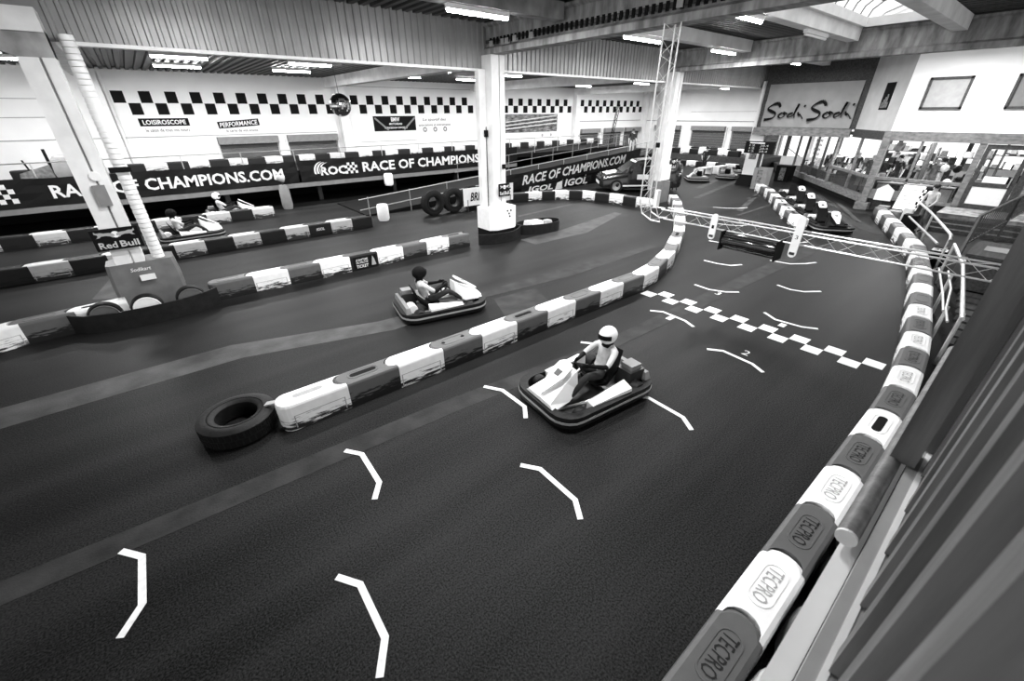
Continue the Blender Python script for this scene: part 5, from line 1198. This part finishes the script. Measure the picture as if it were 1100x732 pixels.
for k in range(6):
    s_ = 0.25 + k * 1.5 if k < 3 else 5.1 + (k - 3) * 1.9
    h_ = 1.22 if k < 3 else .92; p0 = D0 + DU * (s_ + .7) + DN * -.55
    t = thing('display_cabinet', 'dark low cabinet behind the slanting shop windows, %s from the corner post' % nth(k), 'cabinet', (p0.x, p0.y, .525), 'low cabinets behind the shop glass')
    part('carcass', dbox(s_, s_ + 1.4, -.8, -.3, .525, h_), WOODD, t); part('top_board', dbox(s_ - .02, s_ + 1.42, -.82, -.28, h_, h_ + .03), WOOD if k > 2 else WOODD, t)
    rnd = random.Random(k)
    for q in range(6):
        a_ = s_ + .06 + q * .22; hh = rnd.uniform(.1, .3); part('display_item', dbox(a_, a_ + rnd.uniform(.08, .17), -.6, -.4, h_ + .031, h_ + .03 + hh), rnd.choice([SIGNW, BLACK, MID, SHELFM, BLACK]), t)
for k in range(2):
    y = 2.45 + k * 1.32
    t = thing('display_cabinet', 'dark low cabinet behind the front shop window, %s one' % ('right' if k == 0 else 'left'), 'cabinet', (25.8, y + .6, .525), 'low cabinets behind the shop glass')
    part('carcass', MB().box(25.6, 26.05, y, y + 1.25, .525, 1.15), WOODD, t); part('top_board', MB().box(25.58, 26.07, y - .02, y + 1.27, 1.15, 1.18), WOOD, t)
    for q in range(3): part('cabinet_door', MB().box(25.585, 25.6, y + .03 + q * .41, y + .4 + q * .41, .58, 1.1), BLACK if q % 2 else GREY, t)

# pillar, timing board and drums at the end of the pit barrier
t = thing('pit_pillar', 'stained white pillar with a dark scuffed foot at the pit lane end', 'pillar', (28.6, 11.9, 0))
part('shaft', MB().box(28.3, 28.95, 11.55, 12.3, 0.6, 5.5), WALLM, t); part('foot', MB().loft([[(28.1, 11.3, 0), (29.1, 11.3, 0), (29.1, 12.5, 0), (28.1, 12.5, 0)], [(28.25, 11.5, .62), (29.0, 11.5, .62), (29.0, 12.35, .62), (28.25, 12.35, .62)]]), BLACK, t)
part('notice', MB().box(28.28, 28.3, 11.7, 12.1, 1.5, 1.9), SIGNG, t)
t = thing('timing_board', 'black timing board with white figures hanging by the pillar', 'board', (27.3, 11.2, 2.1))
part('case', MB().box(27.2, 27.4, 10.45, 12.0, 1.9, 2.52), BLACK, t)
part('title_bar', MB().box(27.18, 27.2, 10.95, 11.75, 2.42, 2.47), SIGNW, t)
for j in range(3):
    text('12', (27.2, 11.6, 2.32 - j * .15), (0, -1, 0), ZU, .3, .1, MID, t, .01); text('28.4', (27.2, 10.95, 2.32 - j * .15), (0, -1, 0), ZU, .45, .1, MID, t, .01)
part('hanger', MB().box(27.35, 28.0, 11.0, 11.1, 2.52, 2.83), DSTEEL, t); part('mast', MB().box(27.4, 27.5, 11.05, 11.2, 0.5, 1.9), DSTEEL, t)
for x, y, w_, h_, m, l in ((27.7, 10.85, .7, 1.15, GREY, 'dark scuffed tall bin beside the pillar foot'), (32.0, 11.2, .8, .95, BLACK, 'black and white banded box at the far end of the wooden sill')):
    t = thing('bin', l, 'bin', (x, y, 0))
    part('shell', MB().loft([[(x - w_ / 2, y - w_ / 2, 0), (x + w_ / 2, y - w_ / 2, 0), (x + w_ / 2, y + w_ / 2, 0), (x - w_ / 2, y + w_ / 2, 0)], [(x - w_ / 1.9, y - w_ / 1.9, h_), (x + w_ / 1.9, y - w_ / 1.9, h_), (x + w_ / 1.9, y + w_ / 1.9, h_), (x - w_ / 1.9, y + w_ / 1.9, h_)]]), m, t)
    part('band', MB().box(x - w_ / 1.85, x - w_ / 1.9, y - w_ / 5, y + w_ / 5, .1, h_ - .1), SIGNG, t)

# far bend furniture
solo('far_platform', MB().box(36.0, 40.4, 14.5, 23.0, 0, 0.85), WOODD, 'raised platform in front of the end wall at the far bend', 'platform', (38, 19, 0))
row([(36.4, 23.0, .85), (36.4, 15.6, .85)], 'wk', 'the upper row on the far platform', 'far platform barrier rows', False)
row([(35.4, 22.5, 0), (35.4, 15.8, 0)], 'kw', 'the lower row before the far platform', 'far platform barrier rows', False)
row([(38.6, 22.5, .85), (38.6, 16.0, .85)], 'wk', 'the rear row on the far platform', 'far platform barrier rows', False)
for k, (x, y) in enumerate(((31.2, 16.2), (32.9, 15.9))):
    t = thing('white_bench', 'white low bench at the far bend, %s one' % ('left' if k == 0 else 'right'), 'bench', (x, y, 0), 'white benches at the far bend')
    part('top', MB().box(x - .7, x + .7, y - .25, y + .25, .42, .5), WHITE, t)
    for dx in (-.62, .62): part('leg', MB().box(x + dx - .06, x + dx + .06, y - .22, y + .22, 0, .42), WHITE, t)
t = thing('door_frame', 'dark steel frame standing in the bright end doorway', 'frame', (39.5, 14.0, 0))
for y in (12.6, 14.3): part('post', MB().box(39.5, 39.6, y - .06, y + .06, 0, 3.0), DSTEEL, t)
part('lintel', MB().box(39.5, 39.6, 12.54, 14.36, 3.0, 3.1), DSTEEL, t); part('brace', MB().bar((39.55, 12.6, .6), (39.55, 14.3, 1.6), .05), DSTEEL, t)
t = thing('round_sign', 'square sign with a dark disc near the end doorway', 'sign', (35.0, 14.6, 0))
part('plate', MB().box(35.0, 35.04, 14.1, 15.0, .9, 1.9), GREY, t); part('disc', MB().lathe([(.3, 34.96), (.3, 35.0)], (0, 14.55, 1.4), 'x', 16), SIGNW, t); part('stand', MB().box(35.0, 35.04, 14.5, 14.6, 0, .9), DSTEEL, t)

# ================================================================== RIGHT EDGE: rails, crates, stacked stuff
hr = thing('steel_handrail', 'bent steel handrail running beside the right hand barrier row', 'handrail', (18, 1.8, 0))
part('top_rail', MB().tube([(22.6, 3.05, 1.0), (20.04, 2.21, 1.0), (16.6, 1.22, 1.0), (16.4, 1.17, .9), (16.4, 1.17, .65)], .035, 8), ALU, hr, True)
part('lower_rail', MB().tube([(22.6, 3.3, .55), (19.8, 2.35, .58), (17.2, 1.45, .6)], .03, 8), ALU, hr, True)
for x, y in ((22.6, 3.05), (19.6, 2.08), (16.6, 1.2)): part('post', MB().tube([(x, y, 0), (x, y, .98)], .03, 8), ALU, hr)
h2 = thing('tall_handrail', 'three bent steel poles rising near the right hand barrier row', 'handrail', (12, .5, 0))
part('pole', MB().tube([(15.3, .98, 1.02), (14.6, .82, 1.0), (13.3, .56, 1.0), (11.5, .33, 1.0), (9.6, .1, 1.0)], .034, 8), ALU, h2, True)
part('pole', MB().tube([(12.8, .86, .95), (11.0, .53, .95), (9.8, .36, 1.0)], .02, 8), ALU, h2, True)
part('pole', MB().tube([(13.4, .74, .8), (12.0, .5, .8), (10.4, .36, .85), (9.9, .25, .8)], .02, 8), ALU, h2, True)
for x, y, z in ((15.2, .97, 1.0), (9.9, .12, 1.0), (12.7, .62, .9), (10.6, .36, .85)): part('foot', MB().tube([(x, y, 0), (x, y, z)], .03, 6), ALU, h2)
for x, y, s, m, l in ((17.3, 1.32, '30', BLACK, 'dark jug crate numbered in white behind the right hand barrier row, left one'), (16.6, .72, '1/6', DREC, 'dark jug crate numbered in white behind the right hand barrier row, right one')):
    t = thing('jug_crate', l, 'crate', (x, y, 0), 'crates behind the right hand row')
    part('shell', MB().loft([[(x - .4, y - .2, 0), (x + .35, y - .2, 0), (x + .35, y + .2, 0), (x - .4, y + .2, 0)], [(x - .36, y - .18, .45), (x + .3, y - .18, .45), (x + .3, y + .18, .45), (x - .36, y + .18, .45)]]), m, t)
    part('label_plate', MB().box(x - .36, x - .02, y - .17, y + .17, .45, .458), SIGNW, t)
    text(s, (x - .19, y, .458), (0, -1, 0), (1, 0, 0), .26, .2, BLACK, t, .02)
tr_ = thing('floor_slats', 'dark timber duckboard on the ground right of the barrier row', 'duckboard', (13, -.6, 0))
for k in range(16): part('slat', MB().box(9.0 + k * .5, 9.36 + k * .5, -1.4, .05 if k < 4 else .05 + .05 * (k - 3), .0, .05), WOODD, tr_)
rnd = random.Random(5)
for k in range(9):
    x = 9.2 + (k % 5) * .45; y = -.12 - (k // 5) * .32
    solo('tyre_heap_tyre', MB().lathe([(.1, -.06), (.16, -.06), (.17, 0), (.16, .06), (.1, .06), (.1, -.06)], (x, y, .112), 'z', 14), RUBBER, 'worn kart tyre lying behind the barrier row, %s of the scatter' % nth(k), 'tyre', (x, y, .05), 'worn kart tyres', True)
for k, (x, y, rx, ry, h_, m, l) in enumerate(((2.25, -.045, .33, .105, .5, CLOTHW, 'crumpled pale sack squeezed behind the near barrier blocks'), (2.98, -.045, .32, .1, .47, CLOTHG, 'patterned dark sack behind the near barrier blocks'), (3.7, -.045, .32, .1, .46, RUBBER, 'black sack behind the near barrier blocks'), (4.45, -.045, .32, .1, .42, CLOTHG, 'grey sack behind the barrier blocks under the log end'))):
    mb = MB(); rings = []
    for j in range(7):
        u = j / 6; rr2 = math.sin(PI * (.18 + .74 * u)); rings.append([(x + rx * rr2 * (1 + .12 * math.sin(3 * a + j)) * math.cos(a), y + ry * rr2 * (1 + .12 * math.sin(4 * a + 2 * j)) * math.sin(a), h_ * u) for a in [2 * PI * q / 12 for q in range(12)]])
    solo('sack', mb.loft(rings), m, l, 'sack', (x, y, 0), 'sacks behind the near blocks', True)
solo('loose_kart_seat', MB().loft([[(1.5, -.16, 0), (1.85, -.16, 0), (1.85, .05, 0), (1.5, .05, 0)], [(1.42, -.17, .3), (1.88, -.17, .25), (1.88, .06, .25), (1.42, .06, .3)], [(1.48, -.15, .5), (1.66, -.15, .54), (1.66, .05, .54), (1.48, .05, .5)]]), DSTEEL, 'dark moulded kart seat lying at the bottom edge behind the barrier', 'seat', (1.65, -.05, 0), smooth=True)  # loose kart seat lying behind the barrier

# balcony railing beside the camera
bal = thing('balcony_railing', 'dark timber balcony railing with upright balusters close to the camera', 'railing', (1.3, -.13, 2.7))
part('bottom_rail', MB().box(-.2, 2.45, -.17, -.055, 2.70, 2.755), MID, bal, label='grey metal bottom rail'); part('pale_strip', MB().box(-.2, 2.45, -.105, -.088, 2.755, 2.758), WHITE, bal)
for k in range(9):
    x = .44 + k * .252
    part('baluster', MB().box(x, x + .075, -.16, -.10, 2.759, 3.95 if k < 8 else 4.5), WOODL, bal)
part('corner_post', MB().box(1.98, 2.1, -.075, .005, 2.76, 4.6), WOODL, bal); part('corner_post', MB().box(2.14, 2.26, -.15, -.08, 2.76, 4.6), WOODL, bal)
solo('edge_board', MB().box(-.2, 2.6, -.053, .002, 2.6, 2.69), WHITE, 'white edge board below the timber balcony railing', 'board', (1.2, -.03, 2.6))
solo('balcony_deck', MB().box(-2, 2.6, -2.4, -.175, 2.6, 2.7), MID, 'grey balcony floor behind the timber railing', 'balcony', (0, -1.2, 2.6))
for k, (x, y) in enumerate(((2.4, -2.2), (-1.8, -2.2), (2.4, -.6), (-1.8, -.6))):
    solo('balcony_post', MB().box(x - .08, x + .08, y - .08, y + .08, 0, 2.6), WOODD, 'timber post carrying the balcony, %s one' % nth(k), 'post', (x, y, 0), 'posts under the balcony')
lg = thing('timber_log', 'round dark timber pole with a white painted end under the balcony post', 'pole', (1.45, -.005, 2.74))
part('pole', MB().tube([(1.45, -.005, 2.74), (3.4, -.005, 2.74)], .032, 18), WOODL, lg, True)
part('end_cap', MB().tube([(1.438, -.005, 2.74), (1.449, -.005, 2.74)], .032, 18), WHITE, lg, label='white end cap')
